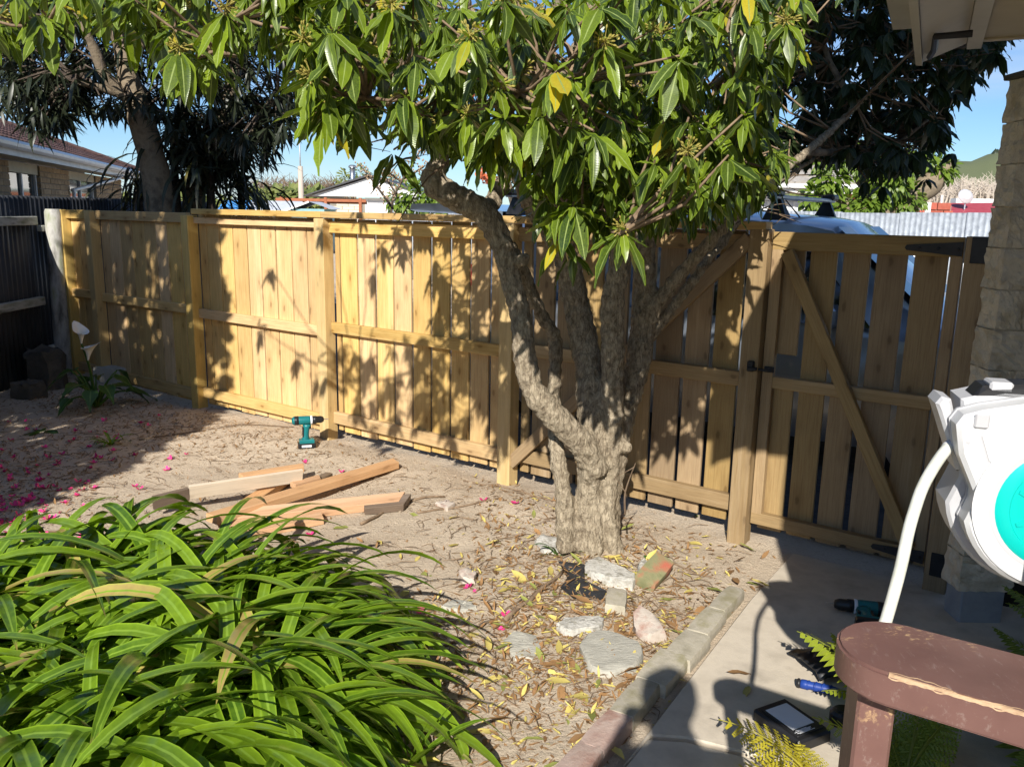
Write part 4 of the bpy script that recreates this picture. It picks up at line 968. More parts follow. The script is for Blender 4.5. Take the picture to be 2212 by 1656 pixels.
def fill(poly, n, Y0, Y1, ln, **kw):
    xs_ = [p[0] for p in poly]; ys_ = [p[1] for p in poly]; k = 0
    pts = []
    while k < n:
        best = None
        for _ in range(6):
            x, y = random.uniform(min(xs_), max(xs_)), random.uniform(min(ys_), max(ys_))
            if not inpoly(x, y, poly): continue
            Y = random.uniform(Y0, Y1); p = at(x, y, Y)
            dd = min([(p-q).length for q in pts[-160:]] or [9])
            if best is None or dd > best[0]: best = (dd, p)
        if best is None: continue
        pts.append(best[1]); k += 1
        whorl(best[1], random.randint(7, 11), ln, flower=(random.random() < kw.get('fl', .25)), **{a: b for a, b in kw.items() if a != 'fl'})
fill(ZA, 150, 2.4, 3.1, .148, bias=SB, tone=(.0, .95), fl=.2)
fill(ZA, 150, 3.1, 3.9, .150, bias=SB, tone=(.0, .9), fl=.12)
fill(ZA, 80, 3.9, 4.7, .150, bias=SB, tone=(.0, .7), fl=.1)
fill([(640, -30), (760, -30), (720, 120), (700, 250), (655, 200)], 10, 2.5, 3.0, .15, bias=SB, tone=(.1, .9), fl=.4)
# hanging sprays low over the stems
for x, y, Y, n in ((1215, 512, 2.75, 8), (1345, 500, 2.6, 9), (1238, 548, 2.8, 5), (700, 250, 2.55, 9), (760, 240, 2.8, 9), (880, 215, 2.6, 8), (1010, 250, 2.55, 9), (1090, 250, 2.7, 10), (1500, 360, 2.9, 9), (1440, 400, 3.0, 8), (1560, 300, 2.9, 9), (1470, 430, 3.1, 7), (1225, 350, 2.9, 8), (1390, 350, 2.9, 8), (1610, 330, 3.3, 8), (1590, 400, 3.6, 6), (850, 330, 3.0, 4)):
    whorl(P(x, y, Y), n, .155, (25, 70), SB, tone=(.1, .9), flower=(n > 7))
fill([(1150, 330), (1500, 330), (1480, 440), (1420, 470), (1350, 455), (1250, 450), (1180, 420)], 34, 2.6, 3.7, .148, bias=SB, tone=(0, .9), fl=.15)
fill([(1480, 300), (1640, 250), (1640, 360), (1560, 430), (1500, 420)], 22, 2.9, 3.8, .148, bias=SB, tone=(0, .7), fl=.1)
fill([(890, 230), (1160, 260), (1140, 330), (1000, 320), (900, 290)], 16, 2.7, 3.6, .15, bias=SB, tone=(0, .9), fl=.15)
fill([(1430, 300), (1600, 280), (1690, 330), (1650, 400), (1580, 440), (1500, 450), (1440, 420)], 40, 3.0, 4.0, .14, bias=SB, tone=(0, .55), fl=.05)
fill([(1120, 300), (1400, 300), (1420, 450), (1300, 470), (1180, 440)], 26, 2.7, 3.5, .145, bias=SB, tone=(0, .9), fl=.1)
ZB = [(-60, -60), (640, -60), (640, 60), (560, 90), (500, 130), (420, 150), (360, 90), (250, 30), (160, 60), (90, 70), (20, 40), (-60, 60)]
fill(ZB, 60, 2.5, 3.3, .148, bias=SB, tone=(.15, .85), fl=.3)
ZC = [(1560, -60), (2230, -60), (2160, 90), (2130, 150), (2070, 190), (2040, 270), (1980, 350), (1900, 375), (1840, 330), (1770, 330), (1690, 350), (1620, 330), (1600, 150)]
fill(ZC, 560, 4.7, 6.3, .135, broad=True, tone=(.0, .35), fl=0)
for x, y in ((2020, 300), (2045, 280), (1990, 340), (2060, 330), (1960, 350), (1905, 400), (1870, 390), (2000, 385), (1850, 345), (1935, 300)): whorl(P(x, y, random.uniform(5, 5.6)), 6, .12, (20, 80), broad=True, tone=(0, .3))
# crown above the picture
ZT = [(500, -700), (2300, -700), (2300, -40), (500, -40)]
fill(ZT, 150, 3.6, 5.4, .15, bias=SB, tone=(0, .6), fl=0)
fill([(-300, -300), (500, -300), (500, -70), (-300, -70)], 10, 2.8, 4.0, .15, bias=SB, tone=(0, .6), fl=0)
# the 300 leaves that show largest are parts of their own, the rest one mesh
def seen(p):
    d = Vector(p)-EYE; w = d.dot(FW); 
    if w < .3: return None
    x, y = IW/2+F_PX*d.dot(RT)/w, IH/2-F_PX*d.dot(UP)/w
    return (x, y, w) if -40 < x < IW+40 and -60 < y < IH else None
sc_ = []
for i, (k, M, p, s, r) in enumerate(LEAVES):
    q = seen(Vector(p) + M @ Vector((0, s*.5, 0))); sc_.append((s/q[2] if q else 0, i))
sc_.sort(reverse=True); own = set(i for v, i in sc_[:300])
rest = [l for i, l in enumerate(LEAVES) if i not in own]
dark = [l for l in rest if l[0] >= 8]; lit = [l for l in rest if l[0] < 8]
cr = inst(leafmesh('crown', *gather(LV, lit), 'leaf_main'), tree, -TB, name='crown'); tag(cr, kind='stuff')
cr2 = inst(leafmesh('crown', *gather(LV, dark), 'leaf_shaded'), tree, -TB, name='crown'); tag(cr2, kind='stuff')
LME = {}
for i in own:
    k, M, p, s, r = LEAVES[i]; rb_ = 1.0 if r >= .999 else round(r*5)/5*.98
    if (k, rb_) not in LME:
        V, Q, U = LV[k]; LME[(k, rb_)] = leafmesh('leaf', V, Q, U, np.full(len(V), rb_), 'leaf_main' if k < 8 else 'leaf_shaded')
    inst(LME[(k, rb_)], tree, Vector(p)-TB, rot_of(M), s, 'leaf')
tag(twigs.build('twigs', 'twig', tree, -TB, smooth=True), kind='stuff')
# flower heads: rounded clusters of short stalks and pale buds
def head(seed):
    rr = random.Random(seed); mb = MB()
    for k in range(34):
        d = Vector((rr.gauss(0, 1), rr.gauss(0, 1), rr.gauss(.1, .8))).normalized(); l_ = rr.uniform(.018, .042)
        mb.tube([(0, 0, 0), d*l_], [.0012, .0008], 3, False); mb.lathe([(.001, -.006), (.0032, -.001), (.0026, .003), (.0006, .006)], 5, M=d.to_track_quat('Z', 'Y').to_matrix(), c=d*l_)
    me = mb.mesh('flower_cluster'); me.materials.append(MATS['bud_yellow']); a = me.attributes.new('rnd', 'FLOAT', 'POINT'); a.data.foreach_set('value', np.full(len(me.vertices), .6, dtype=np.float32)); return me
hm = [head(k) for k in range(4)]
HEADS = [h for h in HEADS if seen(h)]
for h in HEADS: inst(random.choice(hm), tree, h-TB+Vector((0, 0, .012)), (0, 0, random.random()*6), random.uniform(.8, 1.25), 'flower_cluster')
# bare twigs among the stems
bt = MB()
for x, y, Y, x2, y2, Y2 in ((950, 300, 3.5, 760, 320, 3.3), (900, 340, 3.6, 800, 420, 3.4), (1000, 330, 3.7, 860, 480, 3.5), (1520, 420, 3.6, 1720, 470, 4.2), (1600, 430, 4.0, 1800, 380, 4.6), (1620, 440, 4.1, 1760, 300, 4.6), (1640, 400, 4.3, 1800, 420, 4.8), (1560, 500, 4.1, 1700, 440, 4.5), (1000, 150, 3.6, 880, 250, 3.3), (980, 210, 3.6, 800, 170, 3.3), (960, 90, 3.7, 850, 60, 3.5), (1350, 1110, 3.9, 1372, 1000, 3.85)):
    a = P(x, y, Y); b_ = P(x2, y2, Y2); m1 = a.lerp(b_, .5)+Vector((random.uniform(-.05, .05), 0, random.uniform(-.06, .06)))
    c = pts_curve([a, m1, b_], 5); bt.tube(c, lerp_list([.006, .0018], len(c)), 5, False)
    for q in range(3):
        s_ = c[random.randrange(3, len(c)-1)]; bt.tube([s_, s_+Vector((random.uniform(-.12, .12), random.uniform(-.05, .05), random.uniform(-.1, .1)))], [.003, .0012], 4, False)
tag(bt.build('bare_twigs', 'twig', tree, -TB), kind='stuff')

# ================================================================== TREE BEHIND THE FENCE, left
T2 = Vector((-3.63, 8.7, 0))
bt2 = thing('dark_tree', tuple(T2), 'dark narrow-leaved tree with leaning bare trunk behind the left of the fence', 'tree')
k2 = MB(); LIMBB = []
for ps, rr in (
  ([(375, 900, 8.7), (345, 455, 8.7), (325, 330, 8.7), (292, 220, 8.7), (272, 150, 8.7), (262, 90, 8.7), (230, 10, 8.7), (200, -80, 8.6)], [.17, .145, .13, .125, .095, .085, .075, .06]),
  ([(295, 225, 8.7), (255, 195, 8.6), (225, 160, 8.5), (205, 110, 8.4), (180, 60, 8.3), (150, -20, 8.2)], [.08, .062, .055, .05, .045, .03]),
  ([(290, 215, 8.7), (215, 190, 8.5), (170, 180, 8.3)], [.05, .035, .02]),
  ([(272, 150, 8.7), (320, 60, 8.9), (350, -60, 9.0)], [.07, .05, .03]),
  ([(420, 900, 9.3), (418, 455, 9.3), (432, 380, 9.3), (480, 290, 9.3), (500, 180, 9.3), (520, 60, 9.3), (540, -60, 9.3)], [.13, .12, .10, .085, .07, .05, .03]),
  ([(432, 380, 9.3), (520, 300, 9.2), (600, 240, 9.1)], [.05, .035, .015])):
    c = pts_curve([P(*q) for q in ps], 4); k2.tube(c, [r*(1+.10*mnoise.noise(p*6)) for r, p in zip(lerp_list(rr, len(c)), c)], 12); LIMBB += c
k2.build('trunk', 'bark_bg', bt2, -T2, smooth=True)
NV = [blade(1.0, .15, 4, .02, .1, dr, 'lance', 40+k) for k, dr in enumerate((.05, .15, .25, .35))]
def clusters(polys, Y0, Y1, n, ln, nl, var, el=(-20, 70)):
    items = []
    for _ in range(n):
        poly = random.choice(polys); xs_ = [q[0] for q in poly]; ys_ = [q[1] for q in poly]
        while True:
            x, y = random.uniform(min(xs_), max(xs_)), random.uniform(min(ys_), max(ys_))
            if inpoly(x, y, poly): break
        p = at(x, y, random.uniform(Y0, Y1)); a0 = random.random()*6.28
        for k in range(nl):
            a = a0+k*2.4; e = R_(random.uniform(*el)); d = Vector((math.cos(a)*math.cos(e), math.sin(a)*math.cos(e), -math.sin(e)))
            items.append((random.randrange(len(var)), frame(d, Vector((random.uniform(-.4, .4), random.uniform(-.4, .4), 1))), p, ln*random.uniform(.6, 1.15), random.random()*.9))
    return items
DZ = [[(-40, -60), (660, -60), (650, 60), (660, 180), (640, 260), (560, 330), (480, 370), (400, 360), (330, 240), (290, 230), (240, 260), (150, 210), (110, 250), (60, 260), (-40, 230)]]
it2 = clusters(DZ, 8.2, 10.4, 820, .24, 9, NV)
it2 += clusters([[(380, 240), (640, 200), (600, 340), (520, 380), (400, 400)]], 8.9, 10.0, 160, .24, 9, NV)
it2 += clusters([[(20, 150), (210, 150), (140, 270), (80, 290), (40, 250)]], 8.0, 9.0, 70, .26, 9, NV)
it2 += clusters([[(-100, -400), (700, -400), (700, -60), (-100, -60)]], 8.2, 10.4, 200, .24, 8, NV)
cb2 = inst(leafmesh('crown', *gather(NV, it2), 'leaf_bg'), bt2, -T2, name='crown'); tag(cb2, kind='stuff')
tw2 = MB(); LB = np.array([tuple(p) for p in LIMBB])
for l in it2[::27]:
    p = Vector(l[2]); q = Vector(LB[np.argmin(((LB-np.array(p))**2).sum(1))]); tw2.tube([q, (p+q)/2+Vector((0, 0, .1)), p], [.014, .010, .005], 4, False)
tag(tw2.build('twigs', 'bark_dark', bt2, -T2), kind='stuff')
# ---- strap-leaved plants in front of it
def strap_plant(base, crownz, nl, ln, wd, label, seed, spread=1.0):
    rr = random.Random(seed); th = thing('strap_leaved_plant', tuple(base), label, 'plant')
    MB().tube([(0, 0, 0), (.03, 0, crownz*.5), (0, .02, crownz)], [.05, .045, .04], 8).build('stem', 'bark_dark', th, smooth=True)
    var = [arc_blade(1.0, wd/ln, R_(a), R_(b_), 8, .2, tw, seed=k) for k, (a, b_, tw) in enumerate(((70, -70, .3), (45, -80, .5), (20, -85, -.4), (80, -30, .2), (5, -88, .2), (-20, -88, -.2)))]
    for k in range(nl):
        a = rr.uniform(0, 6.28); v = rr.randrange(6); M = Matrix.Rotation(a, 3, 'Z'); V, Q, U = var[v]
        me = leafmesh('leaf', V, Q, U, np.full(len(V), 1.0 if rr.random() < .10 else rr.random()*.85), 'leaf_strap_bg')
        inst(me, th, (0, 0, crownz-rr.uniform(0, .35)*spread), (0, 0, a), ln*rr.uniform(.6, 1.1), 'leaf')
for i, (x, Y, cz, nl, ln, lab) in enumerate(((300, 9.9, 2.05, 60, .85, 'strap-leaved plant with some yellowed blades left of the leaning trunk'), (380, 9.2, 2.35, 70, 1.0, 'dense dark strap-leaved plant just right of the leaning trunk'), (455, 9.0, 2.15, 80, .95, 'tall dark strap-leaved plant beside the second dark trunk'), (520, 9.6, 1.95, 60, .85, 'drooping strap-leaved plant at the open right end of the dark foliage'))):
    p = at(x, 450, Y); strap_plant((p.x, p.y, 0), cz, nl, ln, .036, lab, 60+i)

# ================================================================== CAMELLIA at the left, dropping pink petals (its shade falls on the fence end)
CB = Vector((-4.36, 2.75, 0))
cm = thing('camellia_tree', tuple(CB), 'tall dense camellia shading the left end of the fence', 'tree')
ck = MB(); ck.tube([CB, CB+Vector((.05, .02, 1.2)), CB+Vector((-.05, .1, 3)), CB+Vector((0, 0, 5.6))], [.11, .09, .06, .02], 10)
for k in range(26):
    a = k*2.4; z = 1.0+k*.17; q = CB+Vector((0, 0, z)); ck.tube([q, q+Vector((math.cos(a)*.5, math.sin(a)*.5, .25)), q+Vector((math.cos(a)*1.0, math.sin(a)*1.0, .35))], [.03, .02, .008], 6)
ck.build('trunk', 'bark_dark', cm, -CB, smooth=True)
CV = [blade(1.0, .5, 3, .02, .1, dr, 'ovate', 80+k) for k, dr in enumerate((.1, .2, .0))]
ci = []
for _ in range(14000):
    z = random.uniform(.35, 6.6); rr_ = (1.14 if z < 2.4 else 1.14-.10*min(1, (z-2.4)/1.0))*min(1, (6.9-z)/1.6)*random.random()**.45; a = random.uniform(0, 6.28)
    if mnoise.noise(Vector((math.cos(a)*rr_*2.2, math.sin(a)*rr_*2.2, z*1.6))) < (-.5 if z < 2.4 else -.16): continue
    d = Vector((math.cos(a), math.sin(a), random.uniform(-.8, .5))).normalized()
    ci.append((random.randrange(3), frame(d, Vector((random.uniform(-1, 1), random.uniform(-1.6, 1), random.uniform(-.3, 1)))), CB+Vector((math.cos(a)*rr_, math.sin(a)*rr_, z)), random.uniform(.15, .23), random.random()))
tag(inst(leafmesh('crown', *gather(CV, ci), 'leaf_camellia'), cm, -CB, name='crown'), kind='stuff')

# ================================================================== smaller background plants
IV = [blade(1.0, .6, 3, .05, .1, .2, 'ovate', 90+k) for k in range(3)]
def leafy(name, base, blobs, n, ln, mat, label, cat, trunks, bark='bark_bg', var=IV):
    th = thing(name, tuple(base), label, cat); b0 = Vector(base)
    mb = MB()
    for ps, rr in trunks: c = pts_curve(ps, 4); mb.tube(c, [r*(1+.25*mnoise.noise(p*5)) for r, p in zip(lerp_list(rr, len(c)), c)], 9)
    mb.build('trunk', bark, th, -b0, smooth=True)
    items = []
    for _ in range(n):
        c, r = random.choice(blobs); d = Vector((random.gauss(0, 1), random.gauss(0, 1), random.gauss(0, 1))).normalized(); p = Vector(c)+d*r*random.random()**.4
        items.append((random.randrange(len(var)), frame((d+Vector((0, 0, -.5))).normalized(), Vector((random.uniform(-.5, .5), -.5, 1))), p, ln*random.uniform(.6, 1.2), random.random()))
    tag(inst(leafmesh('crown', *gather(var, items), mat), th, -b0, name='crown'), kind='stuff')
    return th
def Pp(x, y, Y): return at(x, y, Y)
b1 = Pp(1895, 470, 13.6); b1.z = 0
leafy('pollarded_tree', b1, [(Pp(1800, 345, 13.4), .28), (Pp(1795, 390, 13.4), .25), (Pp(1920, 405, 13.4), .30), (Pp(1960, 430, 13.4), .25), (Pp(2000, 330, 13.6), .28), (Pp(2035, 370, 13.6), .2), (Pp(1760, 430, 13.4), .2), (Pp(1880, 440, 13.2), .22), (Pp(1850, 340, 13.4), .3), (Pp(1930, 380, 13.2), .3), (Pp(1830, 450, 13.2), .25)], 2300, .13, 'leaf_ivy', 'cut-back gnarled tree with fresh green shoots beyond the zinc fence', 'tree',
  [([Pp(1895, 520, 13.6), Pp(1895, 440, 13.6), Pp(1880, 390, 13.6), Pp(1850, 350, 13.6)], [.26, .28, .24, .10]), ([Pp(1900, 450, 13.6), Pp(1960, 430, 13.6), Pp(2010, 395, 13.6), Pp(2050, 350, 13.6)], [.22, .22, .18, .08]), ([Pp(1880, 460, 13.6), Pp(1820, 450, 13.5), Pp(1790, 420, 13.5)], [.18, .16, .08]), ([Pp(1940, 460, 13.5), Pp(1970, 420, 13.5)], [.24, .14])], 'bark_bg')
b2 = Pp(905, 455, 17); b2.z = 0
leafy('clipped_shrub', b2, [(Pp(890, 428, 17), .32), (Pp(925, 420, 17), .36), (Pp(860, 440, 17), .25), (Pp(940, 440, 17), .3)], 700, .13, 'leaf_ivy', 'dark green shrub in front of the far white gabled house', 'shrub', [([b2, b2+Vector((0, 0, 1.4))], [.06, .04])])
b3 = Pp(765, 400, 62); b3.z = 0
leafy('far_tree', b3, [(Pp(750, 395, 62), .9), (Pp(780, 385, 62), .9), (Pp(830, 395, 62), .8), (Pp(860, 400, 62), .9)], 700, .35, 'leaf_far', 'light green tree top rising behind the far white gabled house', 'tree', [([b3, b3+Vector((0, 0, 3.4))], [.2, .1])])
b4 = Pp(1175, 300, 8.2); b4.z = 0
leafy('bract_shrub', b4, [(Pp(990, 235, 8), .25), (Pp(1010, 170, 8.2), .28), (Pp(1180, 330, 8), .3), (Pp(1060, 290, 8), .25), (Pp(1250, 250, 8.2), .35), (Pp(1330, 300, 8.2), .35)], 700, .10, 'leaf_camellia', 'dark shrub with reddish new leaves seen through the tree stems', 'shrub', [([b4, b4+Vector((-.2, 0, 1.6)), Pp(1010, 200, 8.2)], [.06, .05, .02])])
rl = MB()
for c, r in ((Pp(990, 235, 7.9), .2), (Pp(1000, 165, 8.0), .2), (Pp(1060, 390, 7.9), .06), (Pp(1040, 385, 7.9), .06)):
    for k in range(46):
        d = Vector((random.gauss(0, 1), random.gauss(0, 1), random.gauss(0, 1))).normalized()*r*random.random()**.5; p = c+d; e = Vector((random.uniform(-1, 1), random.uniform(-1, 1), random.uniform(0, 1))).normalized()*.06; f_ = e.cross(Vector((0, 1, .3))).normalized()*.012
        rl.add([p, p+e*.5+f_, p+e, p+e*.5-f_], [(0, 1, 2, 3)])
rlo = rl.build('red_leaves', 'orange_bract', bpy.data.objects['bract_shrub'], -b4); tag(rlo, kind='stuff')
# cherry in bud
b5 = Pp(848, 560, 8.2); b5.z = 0
ch = thing('budding_cherry', tuple(b5), 'young cherry with bare stems and pale buds behind the fence', 'tree')
cs_ = MB(); buds = []
for ps in ([(840, 700), (845, 460), (858, 410), (880, 370), (905, 330), (915, 305)], [(848, 450), (826, 420), (800, 385), (775, 355)], [(856, 420), (840, 395), (825, 372)], [(872, 385), (900, 370), (918, 358)], [(868, 395), (850, 380), (838, 376)]):
    c = pts_curve([Pp(x, y, 8.2+random.uniform(-.1, .1)) for x, y in ps], 5); cs_.tube(c, lerp_list([.014, .010, .005], len(c)), 6); buds += c[4:]
for o in (cs_,): o.build('stem', 'bark_dark', ch, -b5, smooth=True)
bd = MB()
for p in buds:
    for k in range(5):
        q = p + Vector((random.gauss(0, .03), random.gauss(0, .03), random.gauss(0, .03))); bd.lathe([(.002, -.010), (.008, -.003), (.007, .004), (.002, .011)], 6, c=q)
tag(bd.build('buds', 'blossom', ch, -b5), kind='stuff')
# bare far trees and hedges that read as one mass
def baremass(name, x0, x1, ybase, ytop, Y, n, label, mat='twig'):
    mb = MB()
    for _ in range(n):
        x = random.uniform(x0, x1); p = at(x, ybase, Y*random.uniform(.95, 1.05)); h = (at(x, ytop, Y).z - p.z)*random.uniform(.5, 1.0)
        s = Y/60
        mb.tube([p, p+Vector((random.gauss(0, .2)*s, 0, h*.5)), p+Vector((random.gauss(0, .6)*s, 0, h))], [.06*s, .035*s, .012*s], 3, False)
        for k in range(5): 
            q = p+Vector((0, 0, h*random.uniform(.3, .8))); mb.tube([q, q+Vector((random.gauss(0, .5)*s, 0, h*random.uniform(.1, .35)))], [.025*s, .008*s], 3, False)
    tag(mb.build(name, mat), label, 'trees', kind='stuff')
baremass('bare_trees', 560, 760, 448, 378, 75, 240, 'far band of bare winter trees behind the white gabled house')
baremass('bare_scrub', 1990, 2200, 440, 378, 48, 240, 'far bare brown scrub below the hills above the red roof', 'pole_grey')
def hedge(name, x0, x1, y0, y1, Y, n, ln, label, mat='leaf_far'):
    items = []
    for _ in range(n):
        x = random.uniform(x0, x1); y = random.uniform(y0 + (y1-y0)*.5*random.random(), y1); p = at(x, y, Y*random.uniform(.96, 1.04))
        d = Vector((random.gauss(0, 1), random.gauss(0, 1), random.gauss(0, 1))).normalized(); items.append((random.randrange(3), frame(d, Vector((0, -.6, 1))), p, ln*random.uniform(.6, 1.2), random.random()))
    tag(inst(leafmesh(name, *gather(IV, items), mat), None, (0, 0, 0), name=name), label, 'hedge', kind='stuff')
hedge('far_hedge', 540, 700, 400, 462, 66, 1500, .7, 'far light green hedge behind the power pole')
hedge('far_scrub', 1300, 2230, 425, 470, 60, 2600, .8, 'far mixed green scrub behind the houses on the right')
hedge('far_scrub', -40, 560, 430, 462, 40, 900, .6, 'far green scrub behind the dark tree')

# ================================================================== AGAPANTHUS CLUMP
AB = Vector((-1.45, 2.58, 0))
ag = thing('agapanthus_clump', tuple(AB), 'large clump of arching bright green strap leaves in the garden bed', 'plant')
AV = []
for k in range(18):
    a0 = random.uniform(35, 84); a1 = random.uniform(-115, -25)
    AV.append(arc_blade(1.0, random.uniform(.044, .062), R_(a0), R_(a1), 13, .26, random.uniform(-1.0, 1.0), .32, k))
fans = []
for _ in range(330):
    a = random.uniform(0, 6.28); r = random.random()**.5
    x, y = AB.x + math.cos(a)*r*1.0, AB.y + math.sin(a)*r*.66
    if x > -.54-.38*(y-2.1) or y > 3.24 or x < -2.5: continue
    fans.append((x, y))
AL = []
for (fx, fy) in fans:
    base_a = random.uniform(0, 6.28)
    for k in range(random.randint(11, 15)):
        rel = Vector((fx, fy, 0))-AB; outa = math.atan2(rel.y, rel.x)
        a = (base_a + (math.pi if k % 2 else 0) + random.gauss(0, .5)) if random.random() < .62 else outa + random.gauss(0, 1.0)
        tone = random.random()*.85
        if random.random() < .035: tone = 1.0
        L_ = random.uniform(.45, .98)
        AL.append((random.randrange(18), Matrix.Rotation(a-math.pi/2, 3, 'Z'), Vector((fx+random.gauss(0, .02), fy+random.gauss(0, .02), .015)), L_, tone, a-math.pi/2))
def lscore(l):
    V = AV[l[0]][0]; q = seen(l[2] + l[1] @ Vector(V[15*1])*l[3]); return (l[2].z + Vector(V[18]).z*l[3]) + (0 if q else -5)
order = sorted(range(len(AL)), key=lambda i: -lscore(AL[i])); aown = set(order[:300]); AME = {}
for i in aown:
    v, M, p, s, r, a = AL[i]; rb_ = 1.0 if r > .99 else round(r*6)/6
    if (v, rb_) not in AME:
        V, Q, U = AV[v]; AME[(v, rb_)] = leafmesh('leaf', V, Q, U, np.full(len(V), rb_), 'leaf_agapanthus')
    inst(AME[(v, rb_)], ag, p-AB, (random.gauss(0, .05), random.gauss(0, .05), a), s, 'leaf')
tag(inst(leafmesh('inner_leaves', *gather(AV, [l[:5] for i, l in enumerate(AL) if i not in aown]), 'leaf_agapanthus'), ag, -AB, name='inner_leaves'), kind='stuff')

# small grassy tufts and seedlings
def tuft(name, p, n, ln, wd, label, mat='leaf_agapanthus', a0=(50, 80), a1=(-60, 10), cat='plant', grp=None):
    th = thing(name, tuple(p), label, cat, grp)
    for k in range(n):
        V, Q, U = arc_blade(1.0, wd/ln, R_(random.uniform(*a0)), R_(random.uniform(*a1)), 7, .2, random.uniform(-.6, .6), .35, k)
        inst(leafmesh('leaf', V, Q, U, np.full(len(V), random.random()*.8), mat), th, (0, 0, 0), (0, 0, random.random()*6.28), ln*random.uniform(.6, 1.1), 'leaf')
    return th
q = onz(240, 965); tuft('grass_tuft', q, 16, .20, .022, 'small green tuft on the bare soil near the lily')
q = onz(1235, 1165); tuft('seedling', q, 12, .13, .035, 'bright green seedling at the foot of the tree trunk', 'leaf_ivy')
q = onz(1205, 1210); tuft('bulb_shoots', q, 6, .20, .014, 'few thin green bulb leaves beside the white stone', 'leaf_lily')
q = onz(1385, 1215); tuft('seedling', q, 6, .07, .03, 'tiny seedling beside the leaning mossy brick', 'leaf_lily')
q = onz(90, 935); tuft('weed', q, 8, .14, .05, 'flat green weed in the shade of the corrugated fence', 'leaf_lily', (5, 25), (-30, 0))
q = onz(935, 1600); tuft('grass_tuft', Vector((-.32, 2.26, 0)), 9, .34, .03, 'upright green shoots at the path end of the strap-leaved clump', 'leaf_agapanthus', (62, 86), (10, 70))

# ---- calla lily
LB_ = Vector((-3.64, 7.04, 0)); lil = thing('calla_lily', tuple(LB_), 'calla lily with two white flowers and broad leaves by the fence corner', 'plant')
for k in range(17):
    a = k*2.4+random.uniform(-.3, .3); r = random.uniform(.10, .30); h = random.uniform(.12, .34); e = Vector((math.cos(a)*r, math.sin(a)*r, h))
    st = MB().tube(pts_curve([(0, 0, 0), e*.55+Vector((0, 0, .05)), e], 4), [.010]*5+[.007]*4, 6).build('leaf_stalk', 'leaf_lily', lil, smooth=True)
    V, Q, U = blade(1.0, .55, 7, .05, .14, .35, 'heart', k); d = Vector((math.cos(a), math.sin(a), random.uniform(-.5, .1)))
    inst(leafmesh('leaf', V, Q, U, np.full(len(V), 1.0 if k == 6 else random.random()*.8), 'leaf_lily'), lil, e, rot_of(frame(d, Vector((0, 0, 1)))), random.uniform(.18, .28), 'leaf')
for (px, py, lean) in ((176, 742, -.3), (190, 778, .25)):
    tp = at(px, py, 7.0) - LB_
    MB().tube(pts_curve([(0, 0, 0), (tp.x*.4, tp.y*.4, tp.z*.6), tp], 5), .008, 6).build('flower_stalk', 'leaf_lily', lil, smooth=True)
    vs = []; fs = []; n = 14; rings = ((.006, 0), (.012, .035), (.024, .085), (.046, .130), (.064, .14))
    for r, z in rings:
        for j in range(n):
            w_ = 2*math.pi*j/n; ext = .05*max(0, math.cos(w_))**3*(z/.14)**2; vs.append(((r+ext*.7)*math.cos(w_), r*math.sin(w_), z+ext*.8-.02*(z/.14)**3*(1-math.cos(w_))))
    for i in range(len(rings)-1):
        for j in range(n): fs.append((i*n+j, i*n+(j+1) % n, (i+1)*n+(j+1) % n, (i+1)*n+j))
    fl_ = MB().add(vs, fs).build('flower', 'calla_white', lil, tp, (lean*.2, lean*.6, 2.6 if lean < 0 else .2), smooth=True)
    MB().tube([(0, 0, .01), (0, 0, .09)], [.006, .004], 6).build('spadix', 'yellow_plastic', fl_, smooth=True)

# ---- ferns
def pinnate(ln, n, wid, segw, seed, droop=.5, curl=.0, bip=False):
    rr = random.Random(seed); Vs = []; Qs = []; Us = []; c = 0
    def spine(u): return Vector((curl*ln*u*u, ln*u*(1-.12*u), ln*(.28*u - droop*u*u)))
    for i in range(n):
        u = .10+.88*i/n; p = spine(u); tg = (spine(u+.02)-spine(u)).normalized(); w = wid*math.sin(math.pi*min(1, .12+u*.88))**.75*(1.15-u*.6)
        for sgn in (-1, 1):
            side = tg.cross(Vector((0, 0, 1))).normalized()*sgn; d = (side*.92+tg*.38+Vector((0, 0, -.18-.1*rr.random()))).normalized()
            if not bip:
                V, Q, U = blade(w, segw, 3, .0, .05, .12, 'lance', i); M = np.array(frame(d, Vector((0, 0, 1)))); Vs.append(V @ M.T + np.array(p)); Qs.append(Q+c); Us.append(U); c += len(V)
            else:
                for j in range(6):
                    uu = (j+.6)/6; pp_ = p + d*w*uu
                    for s2 in (-1, 1):
                        d2 = (d*.7 + d.cross(Vector((0, 0, 1))).normalized()*s2*.8).normalized(); V, Q, U = blade(w*.30*(1.1-uu*.6), segw, 2, 0, .05, .1, 'lance', j); M = np.array(frame(d2, Vector((0, 0, 1)))); Vs.append(V @ M.T + np.array(pp_)); Qs.append(Q+c); Us.append(U); c += len(V)
    # stalk as a thin ribbon with depth
    k = 10
    for off in ((.0022, 0), (0, .0022)):
        V = []; 
        for i in range(k+1):
            p = spine(i/k*.99); V += [(p.x-off[0], p.y, p.z-off[1]), (p.x+off[0], p.y, p.z+off[1])]
        Vs.append(np.array(V)); Qs.append(np.array([(2*i, 2*i+1, 2*i+3, 2*i+2) for i in range(k)])+c); Us.append(np.full((len(V), 2), .5)); c += len(V)
    return np.concatenate(Vs), np.concatenate(Qs), np.concatenate(Us)
